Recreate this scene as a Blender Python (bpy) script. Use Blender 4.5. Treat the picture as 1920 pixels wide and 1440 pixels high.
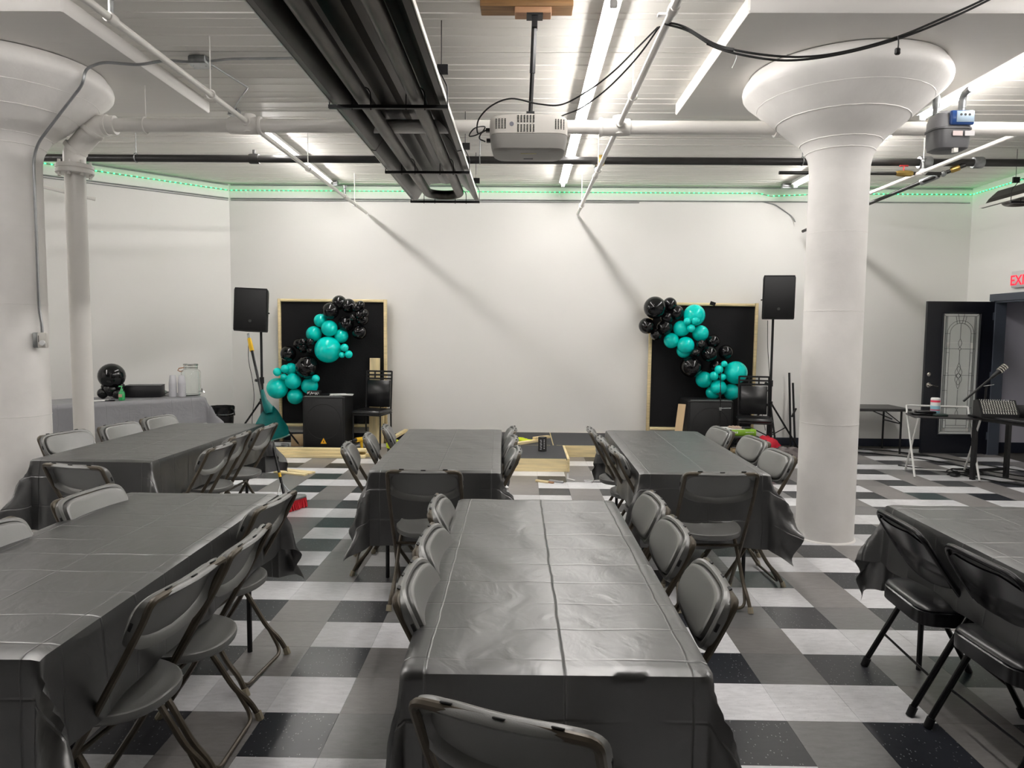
import bpy, math, random
from mathutils import Matrix, Vector

for o in list(bpy.data.objects):
    bpy.data.objects.remove(o)
S = bpy.context.scene
C = S.collection
PI = math.pi

# ---------------------------------------------------------------- camera
cam_d = bpy.data.cameras.new('camera')
cam = bpy.data.objects.new('camera', cam_d)
C.objects.link(cam)
cam_d.sensor_fit = 'HORIZONTAL'
cam_d.sensor_width = 36.0
cam_d.lens = 1331.0 / 1920.0 * 36.0
cam_d.clip_start = 0.05
_R = (0.99984986, 0.01498405, 0.0087029)
_U = (-0.00978061, 0.07342184, 0.99725301)
_F = (-0.0143039, 0.9971884, -0.07355737)
cam.matrix_world = Matrix(((_R[0], _U[0], -_F[0], 0.0), (_R[1], _U[1], -_F[1], 0.0),
                           (_R[2], _U[2], -_F[2], 1.575), (0, 0, 0, 1)))
S.camera = cam

# ---------------------------------------------------------------- world, exposure, lamps' strength
w = bpy.data.worlds.new('world'); S.world = w; w.use_nodes = True
w.node_tree.nodes['Background'].inputs[0].default_value = (0.9, 0.95, 1.0, 1)
w.node_tree.nodes['Background'].inputs[1].default_value = 0.02
S.view_settings.view_transform = 'Standard'
S.view_settings.look = 'None'
S.view_settings.gamma = 1.0
S.view_settings.use_curve_mapping = False
S.view_settings.exposure = 1.55
TUBE_STRENGTH = 25.0          # the fluorescent tubes are the room's lamps
LED_STRENGTH = 1.7
TUBE_COL = (1.0, 0.962, 0.935, 1)

# ---------------------------------------------------------------- mesh builder
class MB:
    def __init__(s): s.v = []; s.f = []
    def add(s, vs, fs):
        b = len(s.v); s.v += [tuple(p) for p in vs]; s.f += [tuple(b + i for i in f) for f in fs]; return s
    def box(s, c, d, rz=0.0, rx=0.0, ry=0.0, bev=0.0):
        M = Matrix.Translation(c) @ Matrix.Rotation(rz, 4, 'Z') @ Matrix.Rotation(ry, 4, 'Y') @ Matrix.Rotation(rx, 4, 'X')
        x, y, z = d[0] / 2, d[1] / 2, d[2] / 2
        if bev <= 0:
            vs = [(sx * x, sy * y, sz * z) for sz in (-1, 1) for sx, sy in ((-1, -1), (1, -1), (1, 1), (-1, 1))]
            fs = [(0, 3, 2, 1), (4, 5, 6, 7), (0, 1, 5, 4), (1, 2, 6, 5), (2, 3, 7, 6), (3, 0, 4, 7)]
        else:
            b = min(bev, x * .9, y * .9, z * .9)
            vs = []
            def ring(zz, k):
                q = []
                for sx, sy in ((-1, -1), (1, -1), (1, 1), (-1, 1)):
                    p1 = (sx * (x - k), sy * (y - k - b), zz); p2 = (sx * (x - k - b), sy * (y - k), zz)
                    q += [p1, p2] if sx * sy > 0 else [p2, p1]
                return q
            vs += ring(-z, b * .7) + ring(-z + b, 0) + ring(z - b, 0) + ring(z, b * .7)
            fs = [tuple(reversed(range(8))), tuple(range(24, 32))]
            for r in range(3):
                for i in range(8):
                    j = (i + 1) % 8
                    fs.append((r * 8 + i, r * 8 + j, r * 8 + 8 + j, r * 8 + 8 + i))
        return s.add([M @ Vector(p) for p in vs], fs)
    def tube(s, pts, r, n=8, closed=False, caps=True):
        pts = [Vector(p) for p in pts]; m = len(pts)
        rr = r if isinstance(r, (list, tuple)) else [r] * m
        T = []
        for i in range(m):
            a = pts[(i - 1) % m] if (closed or i > 0) else pts[i]
            b = pts[(i + 1) % m] if (closed or i < m - 1) else pts[i]
            t = (b - a); T.append(t.normalized() if t.length > 1e-9 else Vector((0, 0, 1)))
        up = Vector((0, 0, 1)) if abs(T[0].z) < .9 else Vector((1, 0, 0))
        N = (up - T[0] * up.dot(T[0])).normalized()
        vs = []
        for i in range(m):
            N = (N - T[i] * N.dot(T[i])).normalized(); B = T[i].cross(N)
            for k in range(n):
                a = 2 * PI * k / n
                vs.append(pts[i] + (N * math.cos(a) + B * math.sin(a)) * rr[i])
        fs = []
        for i in range(m if closed else m - 1):
            for k in range(n):
                a, b = i * n + k, i * n + (k + 1) % n
                c, d = ((i + 1) % m) * n + (k + 1) % n, ((i + 1) % m) * n + k
                fs.append((a, b, c, d))
        if caps and not closed:
            fs.append(tuple(reversed(range(n)))); fs.append(tuple((m - 1) * n + k for k in range(n)))
        return s.add(vs, fs)
    def lathe(s, prof, c=(0, 0, 0), n=24, M=None, capb=True, capt=True):
        M = M or Matrix.Identity(4); M = Matrix.Translation(c) @ M
        vs = [M @ Vector((r * math.cos(2 * PI * k / n), r * math.sin(2 * PI * k / n), z)) for r, z in prof for k in range(n)]
        fs = []
        for i in range(len(prof) - 1):
            for k in range(n):
                j = (k + 1) % n
                fs.append((i * n + k, i * n + j, (i + 1) * n + j, (i + 1) * n + k))
        if capb: fs.append(tuple(reversed(range(n))))
        if capt: fs.append(tuple((len(prof) - 1) * n + k for k in range(n)))
        return s.add(vs, fs)
    def cyl(s, a, b, r, n=16, r2=None):
        return s.tube([a, b], [r, r if r2 is None else r2], n)
    def ball(s, c, r, nu=16, nv=10, sc=(1, 1, 1)):
        prof = [(max(1e-4, math.sin(PI * i / nv)) * r, -math.cos(PI * i / nv) * r) for i in range(nv + 1)]
        return s.lathe(prof, c, nu, Matrix.Diagonal((sc[0], sc[1], sc[2], 1)))
    def loft(s, rings, capa=True, capb=True, closed=True):
        n = len(rings[0]); vs = [p for r in rings for p in r]; fs = []
        for i in range(len(rings) - 1):
            for k in range(n if closed else n - 1):
                j = (k + 1) % n
                fs.append((i * n + k, i * n + j, (i + 1) * n + j, (i + 1) * n + k))
        if capa: fs.append(tuple(reversed(range(n))))
        if capb: fs.append(tuple((len(rings) - 1) * n + k for k in range(n)))
        return s.add(vs, fs)
    def grid(s, fn, nu, nv):
        vs = [fn(i / nu, j / nv) for j in range(nv + 1) for i in range(nu + 1)]
        fs = [(j * (nu + 1) + i, j * (nu + 1) + i + 1, (j + 1) * (nu + 1) + i + 1, (j + 1) * (nu + 1) + i)
              for j in range(nv) for i in range(nu)]
        return s.add(vs, fs)
    def prism(s, poly, axis, a, b):
        def P(u, v, w_): return {'z': (u, v, w_), 'y': (u, w_, v), 'x': (w_, u, v)}[axis]
        n = len(poly)
        vs = [P(u, v, a) for u, v in poly] + [P(u, v, b) for u, v in poly]
        fs = [tuple(reversed(range(n))), tuple(range(n, 2 * n))] + [(i, (i + 1) % n, n + (i + 1) % n, n + i) for i in range(n)]
        return s.add(vs, fs)
    def mesh(s, name, m, smooth=True, angle=38):
        me = bpy.data.meshes.new(name); me.from_pydata([tuple(p) for p in s.v], [], s.f)
        me.validate(); me.update()
        if m is not None: me.materials.append(m)
        if smooth:
            me.shade_smooth(); me.set_sharp_from_angle(angle=math.radians(angle))
        return me
    def build(s, name, m, parent=None, smooth=True, world=False, angle=38):
        if parent is None:
            xs = [p[0] for p in s.v]; ys = [p[1] for p in s.v]; zs = [p[2] for p in s.v]
            org = Vector(((min(xs) + max(xs)) / 2, (min(ys) + max(ys)) / 2, min(zs)))
            s.v = [Vector(p) - org for p in s.v]
            o = bpy.data.objects.new(name, s.mesh(name, m, smooth, angle)); o.location = org
        else:
            if world:
                I = wmat(parent).inverted(); s.v = [I @ Vector(p) for p in s.v]
            o = bpy.data.objects.new(name, s.mesh(name, m, smooth, angle)); o.parent = parent
        C.objects.link(o); fix(o); return o

def fix(o):
    """consistent outward normals"""
    import bmesh
    bm = bmesh.new(); bm.from_mesh(o.data); bmesh.ops.recalc_face_normals(bm, faces=bm.faces); bm.to_mesh(o.data); bm.free()

def wmat(o):
    M = Matrix.LocRotScale(o.location, o.rotation_euler, o.scale)
    return wmat(o.parent) @ M if o.parent else M

def tag(o, label, cat, group=None, kind=None):
    if label: o['label'] = label
    if cat: o['category'] = cat
    if group: o['group'] = group
    if kind: o['kind'] = kind
    return o
def thing(name, label, cat, loc=(0, 0, 0), rz=0.0, group=None):
    o = bpy.data.objects.new(name, None); C.objects.link(o); o.location = loc; o.rotation_euler = (0, 0, rz)
    o.empty_display_size = .05
    return tag(o, label, cat, group)
def dup(root, loc, rz, label, group=None):
    r = root.copy(); C.objects.link(r); r.location = loc; r.rotation_euler = (0, 0, rz); r['label'] = label
    if group: r['group'] = group
    for ch in list(root.children):
        c = ch.copy(); C.objects.link(c); c.parent = r
        for g in list(ch.children):
            d = g.copy(); C.objects.link(d); d.parent = c
    return r
def struct(name, mb, m, parent=None, smooth=False):
    o = mb.build(name, m, parent, smooth=smooth)
    if parent is None: o['kind'] = 'structure'
    return o
def spline(pts, n=8):
    pts = [Vector(p) for p in pts]; P = [pts[0] * 2 - pts[1]] + pts + [pts[-1] * 2 - pts[-2]]; out = []
    for i in range(1, len(P) - 2):
        for k in range(n):
            t = k / n; a, b, c, d = P[i - 1], P[i], P[i + 1], P[i + 2]
            out.append(.5 * ((2 * b) + (c - a) * t + (2 * a - 5 * b + 4 * c - d) * t * t + (3 * b - a - 3 * c + d) * t ** 3))
    return out + [pts[-1]]
def arcpath(pts, r, n=4):
    """polyline with rounded corners"""
    pts = [Vector(p) for p in pts]; out = [pts[0]]
    for i in range(1, len(pts) - 1):
        a, b, c = pts[i - 1], pts[i], pts[i + 1]
        d1 = (a - b); d2 = (c - b); q = min(r, d1.length * .49, d2.length * .49)
        p, e = b + d1.normalized() * q, b + d2.normalized() * q
        for k in range(n + 1):
            t = k / n; out.append(p * (1 - t) ** 2 + b * 2 * t * (1 - t) + e * t * t)
    return out + [pts[-1]]

# ---------------------------------------------------------------- materials
MATS = {}
def mat(name, col, rough=.5, metal=0.0, spec=.5, bump=0.0, bscale=60.0, var=0.0, vscale=3.0, emit=0.0, ecol=None,
        trans=0.0, ior=1.45, coat=0.0, stretch=None, coord='Object', sheen=0.0, rvar=0.0, alpha=1.0):
    m = bpy.data.materials.new(name); m.use_nodes = True; nt = m.node_tree; N = nt.nodes; L = nt.links
    b = N['Principled BSDF']; I = b.inputs
    I['Base Color'].default_value = (*col, 1); I['Roughness'].default_value = rough; I['Metallic'].default_value = metal
    I['Specular IOR Level'].default_value = spec; I['IOR'].default_value = ior
    I['Transmission Weight'].default_value = trans; I['Coat Weight'].default_value = coat; I['Coat Roughness'].default_value = .12
    I['Alpha'].default_value = alpha
    if sheen: I['Sheen Weight'].default_value = sheen
    if emit:
        I['Emission Color'].default_value = (*(ecol or col)[:3], 1); I['Emission Strength'].default_value = emit
    if bump or var or rvar:
        tc = N.new('ShaderNodeTexCoord'); mp = N.new('ShaderNodeMapping'); L.new(tc.outputs[coord], mp.inputs[0])
        if stretch: mp.inputs['Scale'].default_value = stretch
        if bump:
            n1 = N.new('ShaderNodeTexNoise'); n1.inputs['Scale'].default_value = bscale; n1.inputs['Detail'].default_value = 4
            bp = N.new('ShaderNodeBump'); bp.inputs['Strength'].default_value = bump; bp.inputs['Distance'].default_value = .01
            L.new(mp.outputs[0], n1.inputs['Vector']); L.new(n1.outputs[0], bp.inputs['Height']); L.new(bp.outputs[0], I['Normal'])
        if var or rvar:
            n2 = N.new('ShaderNodeTexNoise'); n2.inputs['Scale'].default_value = vscale; n2.inputs['Detail'].default_value = 5
            L.new(mp.outputs[0], n2.inputs['Vector'])
        if var:
            cr = N.new('ShaderNodeMapRange'); cr.inputs[1].default_value = .3; cr.inputs[2].default_value = .7
            cr.inputs[3].default_value = 1 - var; cr.inputs[4].default_value = 1 + var
            mx = N.new('ShaderNodeVectorMath'); mx.operation = 'SCALE'; mx.inputs[0].default_value = col
            L.new(n2.outputs[0], cr.inputs[0]); L.new(cr.outputs[0], mx.inputs['Scale']); L.new(mx.outputs[0], I['Base Color'])
        if rvar:
            rr = N.new('ShaderNodeMapRange'); rr.inputs[3].default_value = rough - rvar; rr.inputs[4].default_value = rough + rvar
            L.new(n2.outputs[0], rr.inputs[0]); L.new(rr.outputs[0], I['Roughness'])
    MATS[name] = m; return m

M_wall = mat('white_wall_paint', (.84, .83, .80), .55, bump=.05, bscale=35, coord='Object')
M_wall2 = mat('darkened_unseen_rear_wall', (.17, .165, .16), .6)  # unseen wall, tone darkened so camera-facing surfaces reflect less light
M_colpaint = mat('white_column_paint', (.82, .80, .77), .5, bump=.3, bscale=9, var=.05, vscale=4)
M_ceil = mat('painted_board_formed_ceiling', (.80, .78, .73), .5, bump=.08, bscale=14, stretch=(.25, 3.0, 1), var=.05, vscale=1.5)
M_panel = mat('painted_drop_panel', (.78, .76, .73), .5, bump=.2, bscale=6, stretch=(.4, 4, 1))
M_pipew = mat('white_pipe_paint', (.74, .72, .68), .35, bump=.1, bscale=20, var=.04)
M_pipeb = mat('black_iron_pipe', (.018, .017, .016), .38, spec=.6, var=.3, vscale=8)
M_galv = mat('galvanised_conduit', (.42, .43, .44), .35, metal=.9, var=.15, vscale=10)
M_galvd = mat('dull_steel_box', (.30, .31, .31), .45, metal=.8, var=.2, vscale=20)
M_navy = mat('navy_trim_paint', (.018, .022, .036), .35, spec=.5)
M_navyf = mat('slate_door_frame_paint', (.07, .082, .105), .4)
M_blackd = mat('black_door_paint', (.006, .007, .012), .3)
M_hall = mat('hall_wall_paint', (.60, .59, .66), .6)
M_brass = mat('brass', (.55, .38, .12), .3, metal=1)
M_chrome = mat('chrome', (.75, .75, .75), .15, metal=1)
M_nickel = mat('satin_nickel', (.6, .57, .52), .25, metal=1)
M_tube = mat('lit_tube', (1, 1, 1), .4, emit=TUBE_STRENGTH, ecol=TUBE_COL)
M_led = mat('green_led', (0, .3, .08), .4, emit=LED_STRENGTH, ecol=(.03, 1.0, .22, 1))
M_ledt = mat('led_tape', (.2, .35, .24), .5)
M_fix = mat('white_fixture_enamel', (.75, .75, .74), .35)
M_hood = mat('dark_heater_reflector', (.055, .050, .047), .33, metal=1, var=.35, vscale=2.5, stretch=(3, .4, 3), rvar=.1)
M_hoodx = mat('bright_hood_edge', (.62, .61, .58), .4, metal=.6)
M_htube = mat('heater_tube_steel', (.10, .092, .085), .40, metal=.85, var=.4, vscale=4, stretch=(3, .7, 3))
M_blk = mat('matt_black_metal', (.008, .008, .009), .45)
M_blkg = mat('gloss_black_metal', (.006, .006, .007), .22)
M_cord = mat('black_cable', (.006, .006, .006), .5)
M_wood = mat('raw_pine', (.74, .60, .34), .6, bump=.15, bscale=25, stretch=(1, 1, 9), var=.12, vscale=6)
M_woodx = mat('raw_pine_along', (.84, .70, .40), .6, bump=.2, bscale=8, stretch=(.8, 9, 9), var=.22, vscale=3)
M_woody = mat('raw_pine_deep', (.78, .64, .36), .6, bump=.2, bscale=8, stretch=(9, .8, 9), var=.2, vscale=3)
M_woodd = mat('old_brown_board', (.24, .13, .05), .6, var=.25, vscale=5, stretch=(.8, 9, 9))
M_woodr = mat('reddish_board', (.40, .22, .12), .6, var=.15, vscale=5, stretch=(.8, 9, 9))

# chair and table finishes
M_cplast = mat('charcoal_chair_plastic', (.10, .10, .093), .42, spec=1.0, ior=1.75, bump=.06, bscale=300, var=.06, vscale=6)
M_cframe = mat('bronze_chair_enamel', (.095, .078, .056), .36, metal=.25, var=.2, vscale=20)
M_cap = mat('beige_foot_cap', (.33, .29, .21), .5)
M_slot = mat('dark_slot', (.01, .01, .01), .6)
M_vinyl = mat('black_vinyl_seat', (.010, .010, .011), .28, spec=.6)
M_ttop = mat('grey_table_top', (.25, .25, .25), .5)

def cloth_material(name, col, rough, xs, per, spec=.5, bump=.75, wr=.32):
    m = bpy.data.materials.new(name); m.use_nodes = True; nt = m.node_tree; N = nt.nodes; L = nt.links
    b = N['Principled BSDF']; b.inputs['Base Color'].default_value = (*col, 1); b.inputs['Roughness'].default_value = rough
    b.inputs['Specular IOR Level'].default_value = spec
    uv = N.new('ShaderNodeUVMap'); sp = N.new('ShaderNodeSeparateXYZ'); L.new(uv.outputs[0], sp.inputs[0])
    def math_(op, a, v=None, c=None):
        n = N.new('ShaderNodeMath'); n.operation = op
        for i, q in enumerate((a, v, c)):
            if q is None: continue
            if isinstance(q, (int, float)): n.inputs[i].default_value = q
            else: L.new(q, n.inputs[i])
        return n.outputs[0]
    wob = N.new('ShaderNodeTexNoise'); wob.inputs['Scale'].default_value = 6; wob.inputs['Detail'].default_value = 2; L.new(uv.outputs[0], wob.inputs['Vector'])
    wv = math_('MULTIPLY', math_('SUBTRACT', wob.outputs[0], .5), .016)
    def ridge(coord, at, width, amp):
        d = math_('ABSOLUTE', math_('SUBTRACT', math_('ADD', coord, wv), at))
        q = math_('SUBTRACT', 1.0, math_('MINIMUM', math_('DIVIDE', d, width), 1.0))
        return math_('MULTIPLY', math_('POWER', q, 1.6), amp)
    h = None
    for x_, a_ in xs:
        r_ = ridge(sp.outputs[0], x_, .0048, a_ * .75); h = r_ if h is None else math_('ADD', h, r_)
    # transverse folds, every "per" metres
    fr = math_('SUBTRACT', math_('FRACT', math_('DIVIDE', math_('ADD', sp.outputs[1], math_('ADD', wv, 50 * per)), per)), .5)
    d = math_('MULTIPLY', math_('ABSOLUTE', fr), per)
    q = math_('SUBTRACT', 1.0, math_('MINIMUM', math_('DIVIDE', d, .006), 1.0))
    amp = N.new('ShaderNodeTexNoise'); amp.inputs['Scale'].default_value = 3.1; L.new(uv.outputs[0], amp.inputs['Vector'])
    am = math_('MULTIPLY', math_('MAXIMUM', math_('SUBTRACT', amp.outputs[0], .35), 0), 4.5)
    h = math_('ADD', h, math_('MULTIPLY', math_('MULTIPLY', q, am), -.8))
    # crumples
    n1 = N.new('ShaderNodeTexNoise'); n1.inputs['Scale'].default_value = 7; n1.inputs['Detail'].default_value = 3; n1.inputs['Distortion'].default_value = 1.2
    mp = N.new('ShaderNodeMapping'); mp.inputs['Scale'].default_value = (1.2, .9, 1); L.new(uv.outputs[0], mp.inputs[0]); L.new(mp.outputs[0], n1.inputs['Vector'])
    v1 = N.new('ShaderNodeTexVoronoi'); v1.inputs['Scale'].default_value = 9; v1.feature = 'SMOOTH_F1'; L.new(mp.outputs[0], v1.inputs['Vector'])
    h = math_('ADD', h, math_('MULTIPLY', n1.outputs[0], wr * 3.2)); h = math_('ADD', h, math_('MULTIPLY', v1.outputs[0], wr * .8))
    bp = N.new('ShaderNodeBump'); bp.inputs['Strength'].default_value = bump; bp.inputs['Distance'].default_value = .004
    L.new(h, bp.inputs['Height']); L.new(bp.outputs[0], b.inputs['Normal'])
    MATS[name] = m; return m
M_cloth = cloth_material('black_plastic_tablecloth', (.008, .008, .008), .38, [(-.33, 1.0), (.02, 1.5), (.34, 1.0)], .188, spec=1.0)
M_cloth.node_tree.nodes['Principled BSDF'].inputs['IOR'].default_value = 1.85
M_clothg = cloth_material('grey_plastic_tablecloth', (.235, .235, .25), .45, [(0, 1.0)], .235, wr=.8)
M_teal = mat('teal_latex', (.0, .70, .62), .16, spec=.5)
M_bkb = mat('black_latex', (.005, .005, .006), .09, spec=.6)

def tile_material(name, col, fleck, fl_amt, rough=.30, tint=None):
    m = bpy.data.materials.new(name); m.use_nodes = True; nt = m.node_tree; N = nt.nodes; L = nt.links
    b = N['Principled BSDF']; b.inputs['Roughness'].default_value = rough
    g = N.new('ShaderNodeNewGeometry'); oi = N.new('ShaderNodeObjectInfo')
    mp = N.new('ShaderNodeMapping'); mp.inputs['Scale'].default_value = (14, 46, 1); L.new(g.outputs['Position'], mp.inputs[0])
    n1 = N.new('ShaderNodeTexNoise'); n1.inputs['Scale'].default_value = 1; n1.inputs['Detail'].default_value = 6; n1.inputs['Roughness'].default_value = .7
    L.new(mp.outputs[0], n1.inputs['Vector'])
    n2 = N.new('ShaderNodeTexNoise'); n2.inputs['Scale'].default_value = 2.2; n2.inputs['Detail'].default_value = 4; L.new(g.outputs['Position'], n2.inputs['Vector'])
    v = N.new('ShaderNodeTexVoronoi'); v.inputs['Scale'].default_value = 1; mp2 = N.new('ShaderNodeMapping'); mp2.inputs['Scale'].default_value = (70, 40, 1)
    mp2.inputs['Rotation'].default_value = (0, 0, .7)
    L.new(g.outputs['Position'], mp2.inputs[0]); L.new(mp2.outputs[0], v.inputs['Vector'])
    cr = N.new('ShaderNodeMapRange'); cr.inputs[1].default_value = .3; cr.inputs[2].default_value = .72; cr.inputs[3].default_value = .84; cr.inputs[4].default_value = 1.14
    L.new(n1.outputs[0], cr.inputs[0])
    cr2 = N.new('ShaderNodeMapRange'); cr2.inputs[1].default_value = .3; cr2.inputs[2].default_value = .7; cr2.inputs[3].default_value = .86; cr2.inputs[4].default_value = 1.12
    L.new(n2.outputs[0], cr2.inputs[0])
    rr = N.new('ShaderNodeMapRange'); rr.inputs[3].default_value = .84; rr.inputs[4].default_value = 1.16; L.new(oi.outputs['Random'], rr.inputs[0])
    p = N.new('ShaderNodeMath'); p.operation = 'MULTIPLY'; L.new(cr.outputs[0], p.inputs[0]); L.new(cr2.outputs[0], p.inputs[1])
    p2 = N.new('ShaderNodeMath'); p2.operation = 'MULTIPLY'; L.new(p.outputs[0], p2.inputs[0]); L.new(rr.outputs[0], p2.inputs[1])
    sc = N.new('ShaderNodeVectorMath'); sc.operation = 'SCALE'; sc.inputs[0].default_value = col; L.new(p2.outputs[0], sc.inputs['Scale'])
    th = N.new('ShaderNodeMath'); th.operation = 'LESS_THAN'; th.inputs[1].default_value = .15; L.new(v.outputs['Distance'], th.inputs[0])
    sel = N.new('ShaderNodeMath'); sel.operation = 'MULTIPLY'; L.new(th.outputs[0], sel.inputs[0]); sel.inputs[1].default_value = fl_amt
    mx = N.new('ShaderNodeMix'); mx.data_type = 'RGBA'; L.new(sel.outputs[0], mx.inputs[0]); L.new(sc.outputs[0], mx.inputs[6]); mx.inputs[7].default_value = (*fleck, 1)
    L.new(mx.outputs[2], b.inputs['Base Color'])
    bp = N.new('ShaderNodeBump'); bp.inputs['Strength'].default_value = .12; bp.inputs['Distance'].default_value = .002
    n3 = N.new('ShaderNodeTexNoise'); n3.inputs['Scale'].default_value = 5; L.new(g.outputs['Position'], n3.inputs['Vector'])
    L.new(n3.outputs[0], bp.inputs['Height']); L.new(bp.outputs[0], b.inputs['Normal'])
    r2 = N.new('ShaderNodeMapRange'); r2.inputs[3].default_value = rough - .08; r2.inputs[4].default_value = rough + .12; L.new(n2.outputs[0], r2.inputs[0]); L.new(r2.outputs[0], b.inputs['Roughness'])
    return m
T_white = tile_material('white_vinyl_tile', (.62, .62, .635), (.30, .30, .31), .25)
T_grey = tile_material('taupe_grey_vinyl_tile', (.205, .195, .19), (.12, .11, .11), .25)
T_grey2 = tile_material('mid_grey_vinyl_tile', (.175, .172, .172), (.30, .30, .30), .15)
T_dark = tile_material('charcoal_vinyl_tile', (.036, .037, .042), (.36, .36, .37), .65)
T_dark2 = tile_material('black_vinyl_tile', (.014, .016, .022), (.38, .38, .40), .7)
T_green = tile_material('green_black_vinyl_tile', (.034, .052, .054), (.28, .30, .30), .4)
M_joint = mat('tile_joint', (.06, .055, .05), .8)

# ================================================================ STRUCTURE
W = 10.05          # back wall
CZ = 3.60          # ceiling
LX, RX, BY = -8.2, 6.19, -9.0
struct('floor', MB().box(((LX + 8.6) / 2, (BY + 11) / 2, -.054), (8.6 - LX, 11 - BY, .10)), M_joint)
FL = bpy.data.objects['floor']
random.seed(7)
tiles = []
X0, Y0, TS = 1.398, 2.806, .3053
for n in range(-21, 24):
    for k in range(-31, 16):
        x0, y0 = X0 + k * TS, Y0 + n * TS
        if y0 + TS > W + .02 and x0 < RX - .1: continue
        if x0 + TS > RX + 1.55 or (x0 > RX - .15 and not (8.2 < y0 < 9.5)): continue
        if y0 - x0 > 13.9: continue
        if x0 < LX: continue
        if n % 2:                                   # dark rows
            if k % 2 == 0:
                q = random.random(); m = T_dark if q < .55 else (T_dark2 if q < .8 else T_green)
            else: m = T_grey if random.random() < .6 else T_grey2
        else:
            g = 1 if n % 4 == 0 else 3
            m = T_grey if k % 4 == g else T_white
        if (n, k) == (-1, 0) or (n, k) == (1, -2) or (n, k) == (-1, -8): m = T_dark2
        tiles.append((x0 + TS / 2, y0 + TS / 2, m))
def vis(x, y):
    if y < 1.2: return 99 + abs(x) - y
    u = 960 + (x / y) * 1331
    return (0 if -60 < u < 1990 else 50) + math.hypot(x, y)
tiles.sort(key=lambda t: vis(t[0], t[1]))
tm = {}
for m in (T_white, T_grey, T_grey2, T_dark, T_dark2, T_green):
    tm[m.name] = MB().box((0, 0, -.002), (TS - .0012, TS - .0012, .004), bev=0).mesh('tile', m, smooth=False)
for x, y, m in tiles[:300]:
    o = bpy.data.objects.new('tile', tm[m.name]); o.location = (x, y, 0)
    o.parent = FL; o.matrix_parent_inverse = Matrix.Translation(FL.location).inverted(); C.objects.link(o)
rest = {}
for x, y, m in tiles[300:]:
    rest.setdefault(m.name, (m, []))[1].append((x, y))
far_mb = MB(); far_idx = []; far_mats = []
for nm, (m, pl) in rest.items():
    far_mats.append(m)
    for x, y in pl:
        far_mb.box((x, y, -.002), (TS - .0012, TS - .0012, .004)); far_idx += [len(far_mats) - 1] * 6
me = far_mb.mesh('far_tiles', None, smooth=False)
for m in far_mats: me.materials.append(m)
me.polygons.foreach_set('material_index', far_idx); me.update()
o = bpy.data.objects.new('far_tiles', me); o.parent = FL; o.matrix_parent_inverse = Matrix.Translation(FL.location).inverted(); C.objects.link(o); o['kind'] = 'stuff'

# ceiling: board-formed, each board its own level, little fins between
cb = MB(); y = BY - .1; random.seed(3)
while y < W + .1:
    bw = random.choice((.085, .10, .13, .16, .19)); z = CZ + random.uniform(-.0025, .0025); y2 = y + bw
    a, b_, c_, d_ = y, y + .006, y2 - .006, y2
    zz = (z - .0, z, z, z)
    cb.add([(LX - .1, a, z), (RX + .1, a, z), (RX + .1, y2 - .007, z), (LX - .1, y2 - .007, z)], [(0, 1, 2, 3)])
    f = z - random.choice((.002, .003, .006))
    cb.add([(LX - .1, y2 - .007, z), (RX + .1, y2 - .007, z), (RX + .1, y2 - .0035, f), (LX - .1, y2 - .0035, f)], [(0, 1, 2, 3)])
    cb.add([(LX - .1, y2 - .0035, f), (RX + .1, y2 - .0035, f), (RX + .1, y2, z), (LX - .1, y2, z)], [(0, 1, 2, 3)])
    y = y2
cb.box(((LX + RX) / 2, (BY + W) / 2, CZ + .08), (RX - LX + .4, W - BY + .4, .1))
CE = struct('ceiling', cb, M_ceil)
for sx, nm in ((2.365, 'drop_panel'), (-3.85, 'drop_panel')):
    pb = MB().box((sx, 5.46, CZ - .045), (2.06, 2.05, .11), bev=.012)
    o = pb.build(nm, M_panel, CE, world=True)

# walls
struct('wall_back', MB().box(((-4.13 + RX) / 2, W + .06, CZ / 2), (RX + 4.13 + .1, .12, CZ + .1)), M_wall)
a0 = Vector((-4.13, W, 0)); a1 = a0 + Vector((-1, -1, 0)) * 4.2
mid = (a0 + a1) / 2 + Vector((-.7071, .7071, 0)) * .06
struct('wall_left', MB().box((mid.x, mid.y, CZ / 2), ((a1 - a0).length + .1, .12, CZ + .1), rz=PI / 4), M_wall)
struct('wall_far_left', MB().box((LX - .06, (BY + 6.2) / 2, CZ / 2), (.12, 6.2 - BY, CZ + .1)), M_wall)
struct('wall_rear', MB().box(((LX + RX) / 2, BY - .06, CZ / 2), (RX - LX + .2, .12, CZ + .1)), M_wall2)
DY0, DY1, DH = 8.42, 9.44, 2.03   # doorway in the right wall
wr_ = MB().box((RX + .06, (BY + DY0) / 2, CZ / 2), (.12, DY0 - BY, CZ + .1))
wr_.box((RX + .06, (DY1 + W + .12) / 2, CZ / 2), (.12, W + .12 - DY1, CZ + .1)).box((RX + .06, (DY0 + DY1) / 2, (DH + CZ) / 2 + .03), (.12, DY1 - DY0, CZ - DH + .04))
struct('wall_right', wr_, M_wall)
# hall behind the doorway
hb = MB().box((RX + .85, 9.66, 1.25), (1.5, .08, 2.5)).box((RX + 1.62, 8.8, 1.25), (.08, 1.8, 2.5)).box((RX + .85, 8.05, 1.25), (1.5, .08, 2.5)).box((RX + .9, 8.85, 2.5), (1.55, 1.7, .06))
struct('wall_hall', hb, M_hall)
struct('baseboard_hall', MB().box((RX + .85, 9.61, .07), (1.4, .02, .14)), M_navy)
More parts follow.
